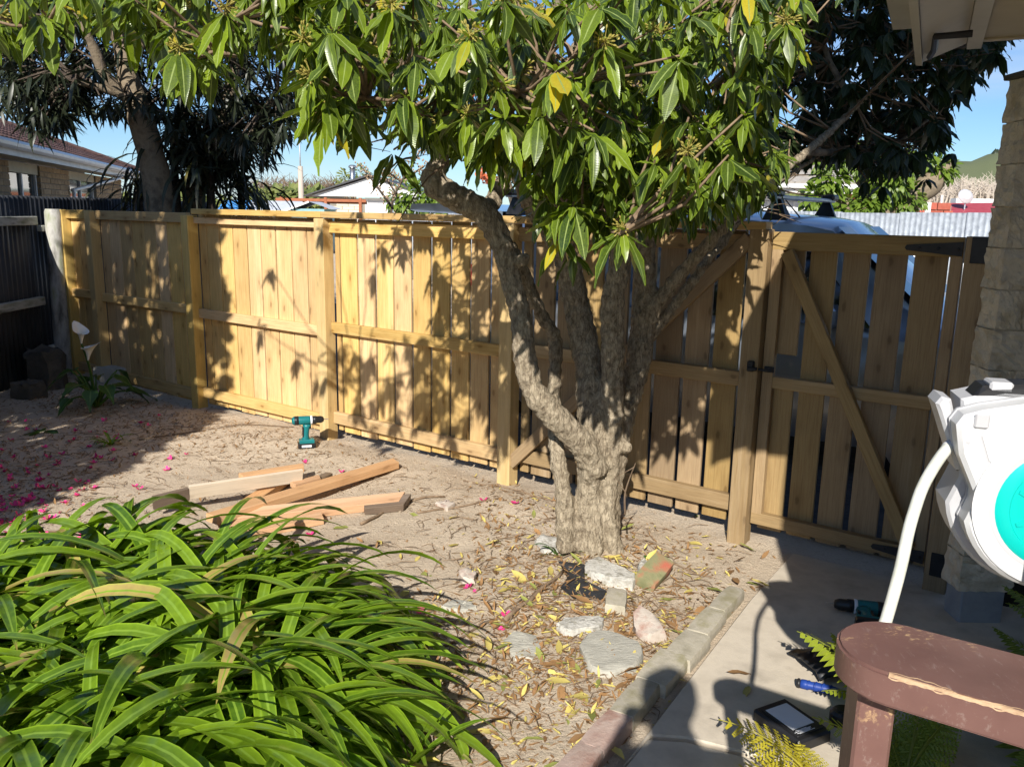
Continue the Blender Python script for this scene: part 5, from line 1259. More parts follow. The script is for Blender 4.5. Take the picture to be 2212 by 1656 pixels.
def fern(base, fr, label, mat, bip=False, tone=.5, grp=None):
    th = thing('fern', tuple(base), label, 'fern')
    for k, (a, ln, tilt, sc) in enumerate(fr):
        V, Q, U = pinnate(ln, 15 if not bip else 10, ln*.26*sc, ln*.05 if not bip else ln*.022, k, .42, random.uniform(-.1, .1), bip)
        inst(leafmesh('frond', V, Q, U, np.full(len(V), min(.9, tone*random.uniform(.6, 1.4))), mat), th, (0, 0, .0), (R_(tilt), 0, R_(a)), None, 'frond')
    return th
def fan(n, ln, a=(0, 360), tilt=(20, 55), sc=1.0): return [(random.uniform(*a), ln*random.uniform(.75, 1.15), random.uniform(*tilt), sc) for _ in range(n)]
# fern leaning over the tools: two fronds reach out to the left into the sun
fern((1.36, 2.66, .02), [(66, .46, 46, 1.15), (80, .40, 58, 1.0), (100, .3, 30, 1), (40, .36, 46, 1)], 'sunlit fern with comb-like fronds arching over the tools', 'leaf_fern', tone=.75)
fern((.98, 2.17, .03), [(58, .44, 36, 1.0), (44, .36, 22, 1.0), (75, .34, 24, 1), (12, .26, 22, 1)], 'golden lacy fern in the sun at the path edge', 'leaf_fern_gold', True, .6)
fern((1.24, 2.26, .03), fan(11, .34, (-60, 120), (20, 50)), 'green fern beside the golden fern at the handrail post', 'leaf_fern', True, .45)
fern((1.75, 2.35, .02), fan(10, .50, (0, 360), (25, 55), 1.1), 'shaded fern under the handrail', 'leaf_fern', False, .1)  # low tone here and below puts the shade into the frond colour
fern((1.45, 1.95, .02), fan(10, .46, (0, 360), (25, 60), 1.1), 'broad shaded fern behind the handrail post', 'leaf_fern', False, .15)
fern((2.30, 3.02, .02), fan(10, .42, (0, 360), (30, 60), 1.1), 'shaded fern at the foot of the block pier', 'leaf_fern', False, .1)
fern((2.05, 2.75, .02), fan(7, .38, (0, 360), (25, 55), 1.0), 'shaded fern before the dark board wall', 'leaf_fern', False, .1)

# ================================================================== STONES AND BRICKS round the tree
def stone(name, poly, h, mat, label, cat, z=0.0, seed=0, tilt=(0, 0), grp=None, rough=.005):
    """poly: plan outline in world metres; lumpy slab"""
    c = Vector((sum(p[0] for p in poly)/len(poly), sum(p[1] for p in poly)/len(poly), 0)); rr = random.Random(seed)
    n = 18; ring = []
    P2 = [Vector((p[0]-c.x, p[1]-c.y)) for p in poly]; per = [(P2[(i+1) % len(P2)]-P2[i]).length for i in range(len(P2))]; tot = sum(per)
    for k in range(n):
        s = tot*k/n; i = 0
        while s > per[i]: s -= per[i]; i += 1
        ring.append(P2[i].lerp(P2[(i+1) % len(P2)], s/per[i]))
    vs = []; fs = []
    for f_, zz in ((.97, -.03), (1.0, h*.35), (.985, h*.8), (.93, h), (.6, h*1.03), (.25, h*1.05)):
        for p in ring: vs.append((p.x*f_+rr.gauss(0, rough*.5), p.y*f_+rr.gauss(0, rough*.5), zz+(rr.gauss(0, rough*.5) if zz > 0 else 0)))
    for i in range(5):
        for j in range(n): fs.append((i*n+j, i*n+(j+1) % n, (i+1)*n+(j+1) % n, (i+1)*n+j))
    fs.append(tuple(5*n+j for j in range(n)))
    o = MB().add(vs, fs).build(name, mat, None, (c.x, c.y, z), (R_(tilt[0]), R_(tilt[1]), 0)); smooth_by_angle(o, 35); tag(o, label, cat, grp); return o
def zp(*pts): return [tuple(onz(x, y, .03)[:2]) for x, y in pts]
def gz(x, y): p = onz(x, y); return ground_z(p.x, p.y)
stone('stone', zp((1250, 1392), (1270, 1362), (1320, 1358), (1380, 1385), (1394, 1410), (1375, 1438), (1310, 1455), (1275, 1440)), .035, 'stone_grey', 'large flat grey stone set before the brick edging', 'stone', gz(1320, 1400)-.005, 1)
stone('stone', zp((1085, 1375), (1105, 1352), (1155, 1358), (1170, 1385), (1150, 1412), (1110, 1408)), .022, 'stone_grey', 'half-buried grey stone among the leaf litter', 'stone', gz(1125, 1375)-.008, 2)
stone('stone', zp((952, 1300), (975, 1283), (1015, 1288), (1030, 1300), (1000, 1312)), .03, 'stone_grey', 'low grey stone at the edge of the strap-leaved clump', 'stone', gz(985, 1300)-.008, 3)
stone('stone', zp((1200, 1350), (1215, 1338), (1260, 1330), (1305, 1332), (1300, 1352), (1255, 1358), (1225, 1366)), .028, 'stone_white', 'long white speckled stone behind the flat grey stone', 'stone', gz(1250, 1345), 4, (0, 3))
stone('stone', zp((1370, 1330), (1385, 1318), (1420, 1340), (1440, 1365), (1400, 1372), (1372, 1358)), .06, 'stone_pink', 'white and reddish wedge-shaped stone near the brick edging', 'stone', gz(1405, 1345), 5, (10, -8))
stone('edging_stone', zp((1265, 1222), (1290, 1212), (1330, 1232), (1372, 1248), (1372, 1268), (1330, 1264), (1290, 1252), (1262, 1240)), .022, 'stone_white', 'curved white painted edging stone at the foot of the trunk', 'edging stone', gz(1320, 1240)+.01, 6)
stone('edging_stone', zp((1155, 1172), (1170, 1160), (1205, 1168), (1222, 1180), (1205, 1192), (1170, 1190)), .035, 'stone_white', 'rounded white stone left of the trunk by the bulb leaves', 'edging stone', gz(1185, 1175), 7, (6, 0))
stone('stone', zp((1375, 1235), (1390, 1222), (1405, 1228), (1400, 1245), (1382, 1250)), .05, 'stone_white', 'small white stone behind the leaning mossy brick', 'stone', gz(1390, 1235), 8)
stone('stone', zp((990, 1232), (1010, 1222), (1030, 1236), (1022, 1250), (1000, 1248)), .04, 'stone_pink', 'small pale stone on the bare soil', 'stone', gz(1010, 1236), 9)
stone('stone', zp((940, 1082), (965, 1075), (985, 1084), (965, 1094)), .03, 'stone_pink', 'small pale stone near the timber offcuts', 'stone', gz(960, 1085), 10)
stone('boulder', [(-4.66, 7.72), (-4.42, 7.66), (-4.32, 7.80), (-4.40, 7.98), (-4.56, 8.02), (-4.70, 7.90)], .36, 'dark_rock', 'dark boulder in the shade at the fence corner', 'boulder', 0, 11, rough=.03)
stone('boulder', [(-4.55, 7.3), (-4.35, 7.28), (-4.3, 7.45), (-4.5, 7.52)], .14, 'dark_rock', 'low dark rock in front of the shaded boulder', 'boulder', 0, 12, rough=.02)
stone('stone', [(-4.15, 8.00), (-3.78, 7.92), (-3.74, 8.08), (-4.10, 8.16)], .17, 'stone_grey', 'pale broken block under the old white post', 'stone', 0, 13)
wm = MB(); wpoly = zp((1205, 1215), (1262, 1222), (1262, 1250), (1310, 1272), (1300, 1288), (1240, 1290), (1210, 1270), (1225, 1245))
cw = Vector((.36, 3.72, 0)); vs = []; n_ = len(wpoly)
wc = (sum(p[0] for p in wpoly)/n_, sum(p[1] for p in wpoly)/n_)
for f_ in (1.0, .66, .33):
    for k, p in enumerate(wpoly): x, y = wc[0]+(p[0]-wc[0])*f_, wc[1]+(p[1]-wc[1])*f_; vs.append((x-cw.x, y-cw.y, ground_z(x, y)+.008+.008*math.sin(k*2.3+f_*7)))
fs = [(i*n_+j, i*n_+(j+1) % n_, (i+1)*n_+(j+1) % n_, (i+1)*n_+j) for i in range(2) for j in range(n_)] + [tuple(2*n_+j for j in range(n_))]
wo_ = wm.add(vs, fs).build('weed_mat', 'weed_mat', None, cw); wo_.modifiers.new('t', 'SOLIDIFY').thickness = .003
tag(wo_, 'scrap of black weed mat by the trunk', 'weed mat')
def brick(c, size, rz, mat, label, tilt=(0, 0), name='brick', grp=None):
    bm = bmesh.new(); bmesh.ops.create_cube(bm, size=1); bmesh.ops.subdivide_edges(bm, edges=bm.edges[:], cuts=3, use_grid_fill=True)
    for v in bm.verts:
        p = Vector((v.co.x*size[0], v.co.y*size[1], v.co.z*size[2])); e = sum(1 for q in v.co if abs(q) > .49)
        s_ = .003 if e == 2 else .006 if e == 3 else .0
        p -= Vector((math.copysign(s_, p.x) if abs(v.co.x) > .49 else 0, math.copysign(s_, p.y) if abs(v.co.y) > .49 else 0, math.copysign(s_, p.z) if abs(v.co.z) > .49 else 0))
        p += Vector((mnoise.noise(p*30+Vector(c)), mnoise.noise(p*30+Vector((5, 0, 0))), mnoise.noise(p*30+Vector((0, 5, 0)))))*.0035; v.co = p
    me = bpy.data.meshes.new(name); bm.to_mesh(me); bm.free(); me.materials.append(MATS[mat])
    o = bpy.data.objects.new(name, me); COL.objects.link(o); o.location = c; o.rotation_euler = (R_(tilt[0]), R_(tilt[1]), rz); smooth_by_angle(o, 30); tag(o, label, 'brick', grp); return o
EDG = math.atan2(1.26, .795)
q = onz(1412, 1240, .05); brick((q.x, q.y, .060), (.22, .11, .075), R_(55), 'mossy_brick', 'green mossy brick with a red end leaning by the tree', (22, -10))
q = onz(1330, 1300, .02); brick((q.x, q.y, .022), (.19, .095, .06), R_(80), 'edging_brick', 'single pale brick lying flat before the trunk', (2, 2))
specs = [(1.0, 3.50, .26, .085, 'edging_brick', 'narrow pale brick at the gate end of the edging'), (.862, 3.285, .24, .10, 'edging_brick', 'second mossy edging brick from the gate end'), (.735, 3.075, .22, .12, 'edging_brick', 'third edging brick, set proud of the row'), (.605, 2.905, .24, .13, 'edging_brick', 'broad grey brick in the middle of the edging row'), (.470, 2.70, .25, .10, 'edging_brick', 'long pale brick in the edging row after the broad one'), (.345, 2.505, .23, .10, 'edging_red', 'reddish brick before the last of the edging row'), (.225, 2.315, .23, .10, 'edging_red', 'last dark red brick at the house end of the edging')]
for x, y, l_, w_, mt, lab in specs: brick((x, y, .010), (l_+.012, w_, .075), EDG+random.uniform(-.03, .03), mt, lab, (random.uniform(-2, 2), random.uniform(-1, 1)), 'edging_brick')

# ================================================================== TIMBER OFFCUTS
def offcut(a, b_, za, zb, w, th, mat, label, cut=0.0, roll=0.0):
    a = Vector((a[0], a[1], za)); b_ = Vector((b_[0], b_[1], zb)); d = b_-a; ln = d.length
    h = ln/2; poly = [(-h, -w/2), (h-cut, -w/2), (h, w/2), (-h, w/2)]
    o = MB().prism(poly, th, c=(0, 0, -th/2), ch=.002).build('timber_offcut', mat, None, (a+b_)/2)
    x = d.normalized(); y = Vector((0, 0, 1)).cross(x).normalized(); z = x.cross(y); M = Matrix((x, y, z)).transposed() @ Matrix.Rotation(roll, 3, 'X')
    o.rotation_euler = M.to_euler(); tag(o, label, 'timber', 'timber offcuts on the bare soil'); return o
offcut((-1.62, 4.24), (-.77, 5.42), .085, .055, .095, .045, 'offcut_x', 'longest orange timber offcut, pointing at the fence', .04)
offcut((-1.62, 4.33), (-.62, 4.72), .050, .045, .10, .05, 'offcut_x', 'orange offcut with a dark weathered end beside the strap leaves', .06, .2)
offcut((-.86, 4.60), (-.58, 4.70), .040, .038, .115, .045, 'offcut_dark_x', 'dark weathered short offcut at the end of the orange one', .07, .2)
offcut((-1.86, 4.55), (-1.30, 4.93), .125, .115, .02, .085, 'offcut_pale_x', 'pale bleached plank lying on edge across the pile', .0, .25)
offcut((-2.02, 4.43), (-1.862, 4.548), .10, .115, .02, .085, 'offcut_dark_x', 'dark brown stub at the end of the bleached plank', .0, .25)
offcut((-1.66, 4.86), (-1.33, 5.14), .115, .100, .07, .04, 'offcut_x', 'short yellow offcut on top of the pile', .03)
offcut((-1.56, 4.52), (-1.43, 5.20), .035, .035, .09, .04, 'offcut_x', 'orange offcut under the bleached plank', .05)
offcut((-1.48, 4.12), (-1.05, 4.42), .035, .035, .09, .04, 'offcut_x', 'lowest orange offcut half hidden by the strap leaves', .02)
offcut((-1.24, 4.98), (-1.18, 5.16), .045, .045, .055, .035, 'offcut_dark_x', 'small grey weathered stub at the top of the pile', .01)
offcut((-1.34, 4.86), (-1.20, 5.02), .07, .07, .06, .03, 'offcut_x', 'small orange wedge beside the grey stub', .03)

# ================================================================== CORDLESS DRILLS
def drill(p, rz, label, upright=True):
    d = thing('cordless_drill', tuple(p), label, 'drill', 'cordless drills', rz)
    rt = bpy.data.objects.new('drill_frame', None)
    bat = MB().prism([(-.052, -.036), (.060, -.036), (.066, -.028), (.066, .028), (.060, .036), (-.052, .036), (-.060, .028), (-.060, -.028)], .036, ch=.006).build('battery', 'black_plastic', d)
    MB().box((.0, -.0372, .016), (.07, .002, .016)).build('battery_label', 'label_white', bat)
    MB().prism([(-.050, -.034), (.056, -.034), (.062, 0), (.056, .034), (-.050, .034)], .026, c=(0, 0, .036), ch=.008).build('base', 'teal_plastic', d)
    gv_ = []; gf_ = []; n = 10
    for z, x, rx, ry in ((.055, -.004, .030, .020), (.085, -.002, .022, .018), (.12, .002, .021, .0175), (.15, .006, .024, .019), (.172, .010, .034, .024)):
        for j in range(n): w_ = 6.2832*j/n; gv_.append((x+rx*math.cos(w_), ry*math.sin(w_), z))
    for i in range(4):
        for j in range(n): gf_.append((i*n+j, i*n+(j+1) % n, (i+1)*n+(j+1) % n, (i+1)*n+j))
    gf_.append(tuple(4*n+j for j in range(n)))
    hd = MB().add(gv_, gf_).build('handle', 'teal_plastic', d, smooth=True)
    MB().box((-.020, 0, .115), (.012, .030, .075), ch=.004).build('grip', 'black_plastic', hd); MB().box((.030, 0, .150), (.016, .014, .026), ch=.004).build('trigger', 'black_plastic', hd)
    My = Matrix.Rotation(R_(90), 3, 'Y')
    mo = MB().lathe([(.020, -.098), (.031, -.085), (.033, -.04), (.032, .02), (.030, .034)], 16, M=My, c=(0, 0, .203)).build('motor_housing', 'teal_plastic', d, smooth=True)
    MB().lathe([(.0325, -.080), (.0338, -.066), (.0338, -.050)], 16, M=My, c=(0, 0, .203)).build('vent_band', 'black_plastic', mo, smooth=True)
    MB().lathe([(.031, .034), (.0325, .036), (.0325, .046), (.031, .048)], 16, M=My, c=(0, 0, .203)).build('collar', 'label_white', d, smooth=True)
    cc = MB().lathe([(.029, .048), (.029, .075), (.026, .079), (.026, .110), (.018, .128), (.008, .131)], 16, M=My, c=(0, 0, .203)).build('chuck', 'black_plastic', d, smooth=True)
    MB().tube([(.128, 0, .203), (.165, 0, .203)], .003, 6).build('bit', 'metal', cc)
    return d
q = onz(662, 973); drill((q.x, q.y, ground_z(q.x, q.y)+.002), R_(18), 'teal and black cordless drill standing on its battery by a fence post')
q = onz(1880, 1378); d2 = drill((q.x, q.y, SLZ+.032), R_(165), 'teal and black cordless drill lying on the shaded path by the handrail'); d2.rotation_euler = (R_(90), 0, R_(165))

# ================================================================== TOOLS on the path
q = onz(1706, 1585)
bx = thing('black_case', (q.x, q.y, SLZ), 'flat black plastic case with a white label on the path', 'case', None, R_(28))
MB().box((0, 0, .024), (.155, .215, .048), ch=.008).build('shell', 'black_plastic', bx)
MB().box((0, 0, .0495), (.12, .17, .004), ch=.001).build('lid_rim', 'black_plastic', bx)
lb = MB().box((0, .01, .0525), (.098, .125, .002)).build('label', 'label_white', bx)
for k in range(6): MB().box((-.02+.012*(k % 2), -.060-.0055*k*.6, .0520), (.05+.01*(k % 3), .0018, .0012)).build('print_line', 'label_white', bx)
q = onz(1768, 1500)
kn = thing('blue_handled_tool', (q.x, q.y, SLZ), 'tool with ribbed blue rubber handle on the path', 'hand tool', None, R_(-22))
hh = MB().lathe([(.010, -.07), (.017, -.066), (.018, -.05), (.015, -.03), (.0175, -.01), (.016, .01), (.0175, .03), (.014, .055), (.011, .07)], 14, M=Matrix.Rotation(R_(90), 3, 'Y'), c=(0, 0, .019)).build('handle', 'blue_rubber', kn, smooth=True)
for k in range(4): MB().lathe([(.0175, -.004), (.0192, 0), (.0175, .004)], 14, M=Matrix.Rotation(R_(90), 3, 'Y') @ Matrix.Rotation(.35, 3, 'X'), c=(-.04+k*.026, 0, .019)).build('rib', 'blue_rubber', hh, smooth=True)
MB().lathe([(.013, -.082), (.018, -.078), (.018, -.07), (.012, -.068)], 14, M=Matrix.Rotation(R_(90), 3, 'Y'), c=(0, 0, .019)).build('end_cap', 'black_plastic', kn, smooth=True)
MB().box((.15, 0, .015), (.17, .006, .03), ch=.001).build('blade', 'metal', kn)
q = onz(1815, 1565)
tp_ = thing('tape_measure', (q.x, q.y, SLZ), 'rounded black tape measure lying by the handrail post', 'tape measure', None, R_(30))
MB().prism([(.045*math.cos(a)*(1.05 if math.cos(a) > 0 else 1), .038*math.sin(a)) for a in [k*6.2832/16 for k in range(16)]], .05, ch=.010).build('body', 'black_plastic', tp_)
MB().prism([(.022*math.cos(a), .022*math.sin(a)) for a in [k*6.2832/14 for k in range(14)]], .004, c=(0, 0, .049)).build('face', 'black_plastic', tp_)
MB().box((.052, 0, .012), (.03, .020, .003)).build('hook', 'yellow_plastic', tp_)
q = onz(1770, 1465)
tb_ = thing('tool_pouch', (q.x+.05, q.y+.05, SLZ), 'open black and tan tool pouch half under the fern', 'tool pouch', None, R_(15))
bg_ = MB(); vs = []
for i in range(7):
    for j in range(6): x, y = -.11+.22*i/6, -.10+.20*j/5; vs.append((x+.01*math.sin(j*2), y, .018+.035*abs(math.sin(i*1.1+j*.7))*(.4+.6*math.sin(3.14*j/5)) + .012))
bg_.add(vs, [(i*6+j, (i+1)*6+j, (i+1)*6+j+1, i*6+j+1) for i in range(6) for j in range(5)])
bo = bg_.build('flap', 'black_plastic', tb_, smooth=True); bo.modifiers.new('t', 'SOLIDIFY').thickness = .012
MB().box((.09, -.09, .022), (.16, .10, .04), ch=.012).build('pocket', 'leather_tan', tb_)
MB().box((.17, -.02, .03), (.05, .05, .04), ch=.01).build('clip', 'teal_plastic', tb_)
MB().box((.13, -.145, .02), (.05, .03, .03), ch=.006).build('buckle', 'yellow_plastic', tb_)

# ================================================================== HOSE REEL on the wall
RC = Vector((.999, 1.45, 1.246)); reel = thing('hose_reel', tuple(RC), 'white and teal wall hose reel with a white hose hanging down', 'hose reel', rz=math.atan2(-.25, .968))
MR = Matrix(((1, 0, 0), (0, 0, -1), (0, 1, 0)))       # local xy outline -> x, z; extrude towards the garden (-y)
def arcpts(r, a, b_, n): return [(r*math.cos(R_(a+(b_-a)*k/n)), r*math.sin(R_(a+(b_-a)*k/n))) for k in range(n+1)]
front = [(-.187, .141), (-.176, .160), (-.144, .172), (-.07, .190), (.03, .195), (.14, .17)] + arcpts(.158, 30, -165, 22) + [(-.141, -.004), (-.141, .013), (-.176, .086)]
fr_ = MB().prism(front, .050, M=MR, c=(0, .0, 0), ch=.008).build('cover', 'reel_white', reel); smooth_by_angle(fr_, 30)
ring = MB().lathe([(.118, 0), (.150, 0), (.150, .004), (.120, .004)], 48, M=MR, c=(.004, -.0495, 0)).build('face_ring', 'reel_white', fr_, smooth=False)
rear = [(-.165, .135), (-.17, .178), (-.10, .20), (.10, .20), (.16, .16)] + arcpts(.175, 25, -172, 24) + [(-.155, .03)]
re_ = MB().prism(rear, .085, M=MR, c=(0, .095, 0), ch=.006).build('rear_shell', 'reel_grey', reel); smooth_by_angle(re_, 30)
seam = MB().prism([(x*1.012, z*1.012) for x, z in front], .008, M=MR, c=(0, .008, 0)).build('seam_band', 'reel_grey', reel)
DC = .004
td = MB().lathe([(.1145, 0), (.113, .004), (.105, .008), (.09, .0085), (.0885, .0065), (.035, .0065), (.033, .009), (.002, .0105)], 56, M=MR, c=(DC, -.050, 0)).build('teal_disc', 'reel_teal', reel); smooth_by_angle(td, 30)
for k in range(8):
    a = k*math.pi/4 + .42; MB().prism([(.05, -.010), (.083, -.004), (.083, .004), (.05, .010)], .002, M=MR @ Matrix.Rotation(a, 3, 'Z'), c=(DC, -.0563, 0), ch=.001).build('disc_rib', 'reel_teal', td)
mo_ = [(-.145, .125), (-.138, .143), (-.05, .155), (.04, .155), (.02, .13), (-.05, .118), (-.10, .088), (-.118, .075), (-.128, .080)]
mcx = sum(p[0] for p in mo_)/len(mo_); mcz = sum(p[1] for p in mo_)/len(mo_)
MB().prism([(mcx+(x-mcx)*1.035, mcz+(z-mcz)*1.06) for x, z in mo_], .0012, M=MR, c=(0, -.0495, 0)).build('panel_outline', 'reel_grey', fr_)  # raised grey outline, drawn as the shade line round the panel
MB().prism(mo_, .0028, M=MR, c=(0, -.0495, 0), ch=.001).build('raised_panel', 'reel_white', fr_)
for sx_, sz_ in ((-.165, .112), (-.118, -.03), (-.075, -.095)): MB().lathe([(.0042, 0), (.0042, .001), (.002, .0014)], 10, M=MR, c=(sx_, -.0495, sz_)).build('screw', 'reel_grey', fr_)
MB().lathe([(.1175, 0), (.1215, 0), (.1215, .0046), (.1175, .0046)], 56, M=MR, c=(.004, -.0495, 0)).build('disc_outline', 'reel_grey', fr_)  # raised grey ring, drawn as the shade line round the disc
MB().prism([(-.205, .150), (-.212, .166), (-.203, .180), (-.186, .176), (-.178, .150), (-.165, .085), (-.150, .04), (-.162, .04)], .07, M=MR, c=(0, .080, 0), ch=.006).build('hose_guide', 'reel_grey', reel)
MB().box((0, 0, 0), (.004, .05, .10), ch=.001).build('guide_slot', 'black_plastic', reel, (-.172, .045, .085), (0, R_(-17), 0))
MB().prism([(-.15, .185), (-.135, .205), (.05, .225), (.12, .215), (.10, .185), (-.05, .180)], .06, M=MR, c=(0, .07, 0), ch=.008).build('carry_handle', 'black_plastic', reel)
MB().box((-.105, .035, .204), (.04, .05, .02), ch=.004).build('handle_opening', 'reel_grey', reel)
MB().box((-.148, -.052, .153), (.025, .006, .028), ch=.003).build('recess', 'reel_grey', fr_)
MB().box((.06, .14, 0), (.07, .10, .28), ch=.006).build('wall_bracket', 'reel_grey', reel)
hpts = [(.850, 1.525, 1.334), (.822, 1.50, 1.330), (.787, 1.47, 1.307), (.753, 1.44, 1.273), (.733, 1.42, 1.236), (.716, 1.40, 1.198), (.700, 1.38, 1.138), (.676, 1.36, 1.051)] + [tuple(at(x, y, Y)) for x, y, Y in ((1886, 1420, 1.34), (1882, 1520, 1.32), (1884, 1640, 1.30), (1900, 1900, 1.30))] + [(.72, 1.32, .22), (.80, 1.38, .05), (1.0, 1.4, .026)]
Mi = Matrix.Rotation(-math.atan2(-.25, .968), 3, 'Z')
hl = [Mi @ (Vector(p)-RC) for p in pts_curve(hpts, 4)]
ho = MB().tube(hl, .0106, 12).build('hose', 'hose_white', reel, smooth=True)
MB().tube(hl[:5], .0118, 12).build('hose_sleeve', 'reel_grey', reel, smooth=True)

# ================================================================== HANDRAIL
def kk(p): return EYE + (Vector(p)-EYE)*.92
dirr = Vector((.84, -.54, 0)).normalized(); per = Vector((.54, .84, 0))
hr = thing('handrail', (.49, 1.0, 0), 'brown painted handrail with a rounded end and worn edges', 'handrail')
tipc = Vector((.515, .995)); wd = .152/2; zt_ = 1.198
out = []
for k in range(13):
    a = math.atan2(per.y, per.x) + math.pi*k/12; out.append((tipc.x+wd*math.cos(a), tipc.y+wd*math.sin(a)))
p1 = tipc + Vector((dirr.x, dirr.y))*1.1
outp = out + [(p1.x-per.x*wd, p1.y-per.y*wd), (p1.x+per.x*wd, p1.y+per.y*wd)]
bm = bmesh.new(); vsb = [bm.verts.new((x-.49, y-1.0, zt_-.046)) for x, y in outp]; fb = bm.faces.new(vsb); r_ = bmesh.ops.extrude_face_region(bm, geom=[fb])
bmesh.ops.translate(bm, verts=[v for v in r_['geom'] if isinstance(v, bmesh.types.BMVert)], vec=(0, 0, .046)); bmesh.ops.recalc_face_normals(bm, faces=bm.faces[:])
ed = [e for e in bm.edges if abs(e.verts[0].co.z-e.verts[1].co.z) < .001]; bmesh.ops.bevel(bm, geom=ed, offset=.004, segments=2, affect='EDGES')
me = bpy.data.meshes.new('rail'); bm.to_mesh(me); bm.free(); me.materials.append(MATS['brown_paint']); ro = bpy.data.objects.new('rail', me); link(ro, hr); smooth_by_angle(ro, 40)
wv = []; wf = []; nst = 200
for k in range(nst+1):
    u = .0 + .9*k/nst; c0 = tipc + Vector((dirr.x, dirr.y))*u - Vector((per.x, per.y))*wd
    wdt = max(-.0028, .009*(.12+mnoise.noise(Vector((u*16, 1, 0)))+.7*mnoise.noise(Vector((u*70, 3, 0))))); dn = max(-.003, .006*(.1+mnoise.noise(Vector((u*18, 7, 0)))+.6*mnoise.noise(Vector((u*80, 5, 0)))))
    o_ = Vector((per.x, per.y)); a_ = c0 + o_*(.0035+wdt); b2 = c0 + o_*.0018 ; c2 = c0 - o_*.0009
    wv += [(a_.x-.49, a_.y-1.0, zt_+.0003), (b2.x-.49, b2.y-1.0, zt_-.0010), (c2.x-.49, c2.y-1.0, zt_-.0042-dn)]
    if k: n0 = (k-1)*3; wf += [(n0, n0+3, n0+4, n0+1), (n0+1, n0+4, n0+5, n0+2)]
MB().add(wv, wf).build('worn_edge', 'bare_edge_x', ro)
pc = Vector((.505, 1.035))
MB().box((0, 0, 0), (.048, .085, 1.152), ch=.004).build('post', 'brown_paint', hr, (pc.x-.49, pc.y-1.0, .576), (0, 0, R_(-14)))
p2 = tipc + Vector((dirr.x, dirr.y))*.95; MB().box((0, 0, 0), (.048, .085, 1.152), ch=.004).build('post', 'brown_paint', hr, (p2.x-.49, p2.y-1.0, .576), (0, 0, math.atan2(dirr.y, dirr.x)))

# ================================================================== PHOTOGRAPHER (stands behind the camera on the porch; only the shadow shows)
def person():
    base = Vector((.03, -.36, .35)); root = thing('person', tuple(base), 'person in dark clothes standing on the porch holding up a phone', 'person')
    J = {'pelvis': (0, 0, .93), 'waist': (0, .0, 1.08), 'chest': (0, .01, 1.30), 'neck': (0, .0, 1.48), 'headb': (0, .03, 1.58), 'head': (0, .04, 1.66), 'top': (0, .03, 1.74),
         'shl': (-.19, 0, 1.42), 'ell': (-.24, .14, 1.18), 'wrl': (-.12, .27, 1.33), 'hal': (-.085, .30, 1.385), 'shr': (.19, 0, 1.42), 'elr': (.24, .14, 1.18), 'wrr': (.12, .27, 1.33), 'har': (.085, .30, 1.385),
         'hil': (-.10, 0, .90), 'knl': (-.11, .03, .50), 'anl': (-.12, .0, .09), 'tol': (-.13, .15, .03), 'hir': (.10, 0, .90), 'knr': (.11, .03, .50), 'anr': (.12, .0, .09), 'tor': (.13, .15, .03)}
    Rr = {'pelvis': .15, 'waist': .135, 'chest': .15, 'neck': .06, 'headb': .085, 'head': .10, 'top': .06, 'shl': .075, 'ell': .048, 'wrl': .032, 'hal': .035, 'shr': .075, 'elr': .048, 'wrr': .032, 'har': .035, 'hil': .095, 'knl': .065, 'anl': .045, 'tol': .04, 'hir': .095, 'knr': .065, 'anr': .045, 'tor': .04}
    E_ = [('pelvis', 'waist'), ('waist', 'chest'), ('chest', 'neck'), ('neck', 'headb'), ('headb', 'head'), ('head', 'top'), ('chest', 'shl'), ('shl', 'ell'), ('ell', 'wrl'), ('wrl', 'hal'), ('chest', 'shr'), ('shr', 'elr'), ('elr', 'wrr'), ('wrr', 'har'), ('pelvis', 'hil'), ('hil', 'knl'), ('knl', 'anl'), ('anl', 'tol'), ('pelvis', 'hir'), ('hir', 'knr'), ('knr', 'anr'), ('anr', 'tor')]
    ks = list(J); me = bpy.data.meshes.new('body'); me.from_pydata([J[k] for k in ks], [(ks.index(a), ks.index(b)) for a, b in E_], []); me.update()
    o = bpy.data.objects.new('body', me); link(o, root); md = o.modifiers.new('skin', 'SKIN')
    for i, k in enumerate(ks): me.skin_vertices[0].data[i].radius = (Rr[k], Rr[k]); me.skin_vertices[0].data[i].use_root = (k == 'pelvis')
    o.modifiers.new('sub', 'SUBSURF').levels = 2; o.modifiers['sub'].render_levels = 2; me.materials.append(MATS['cloth_dark'])
    MB().lathe([(.02, -.10), (.088, -.06), (.106, .0), (.098, .06), (.05, .105), (.004, .115)], 16, c=(0, .025, 1.67)).build('hair', 'hair', root, smooth=True)
    for sgn in (-1, 1):
        for k in range(4):
            z = 1.36+.018*k; MB().tube(pts_curve([(sgn*.088, .295, z), (sgn*.098, .322, z+.004), (sgn*.080, .340, z+.006), (sgn*.062, .336, z+.006)], 3), [.009]*8+[.007]*2, 6).build('finger', 'skin', root, smooth=True)
        MB().tube([(sgn*.090, .285, 1.40), (sgn*.075, .302, 1.425), (sgn*.058, .306, 1.425)], [.010, .009, .008], 6).build('thumb', 'skin', root, smooth=True)
    return root
person()
ph_ = MB().box((.03, -.042, 1.755), (.15, .008, .072), ch=.003).build('phone', 'black_plastic'); tag(ph_, 'black phone held up in both hands on the porch', 'phone')

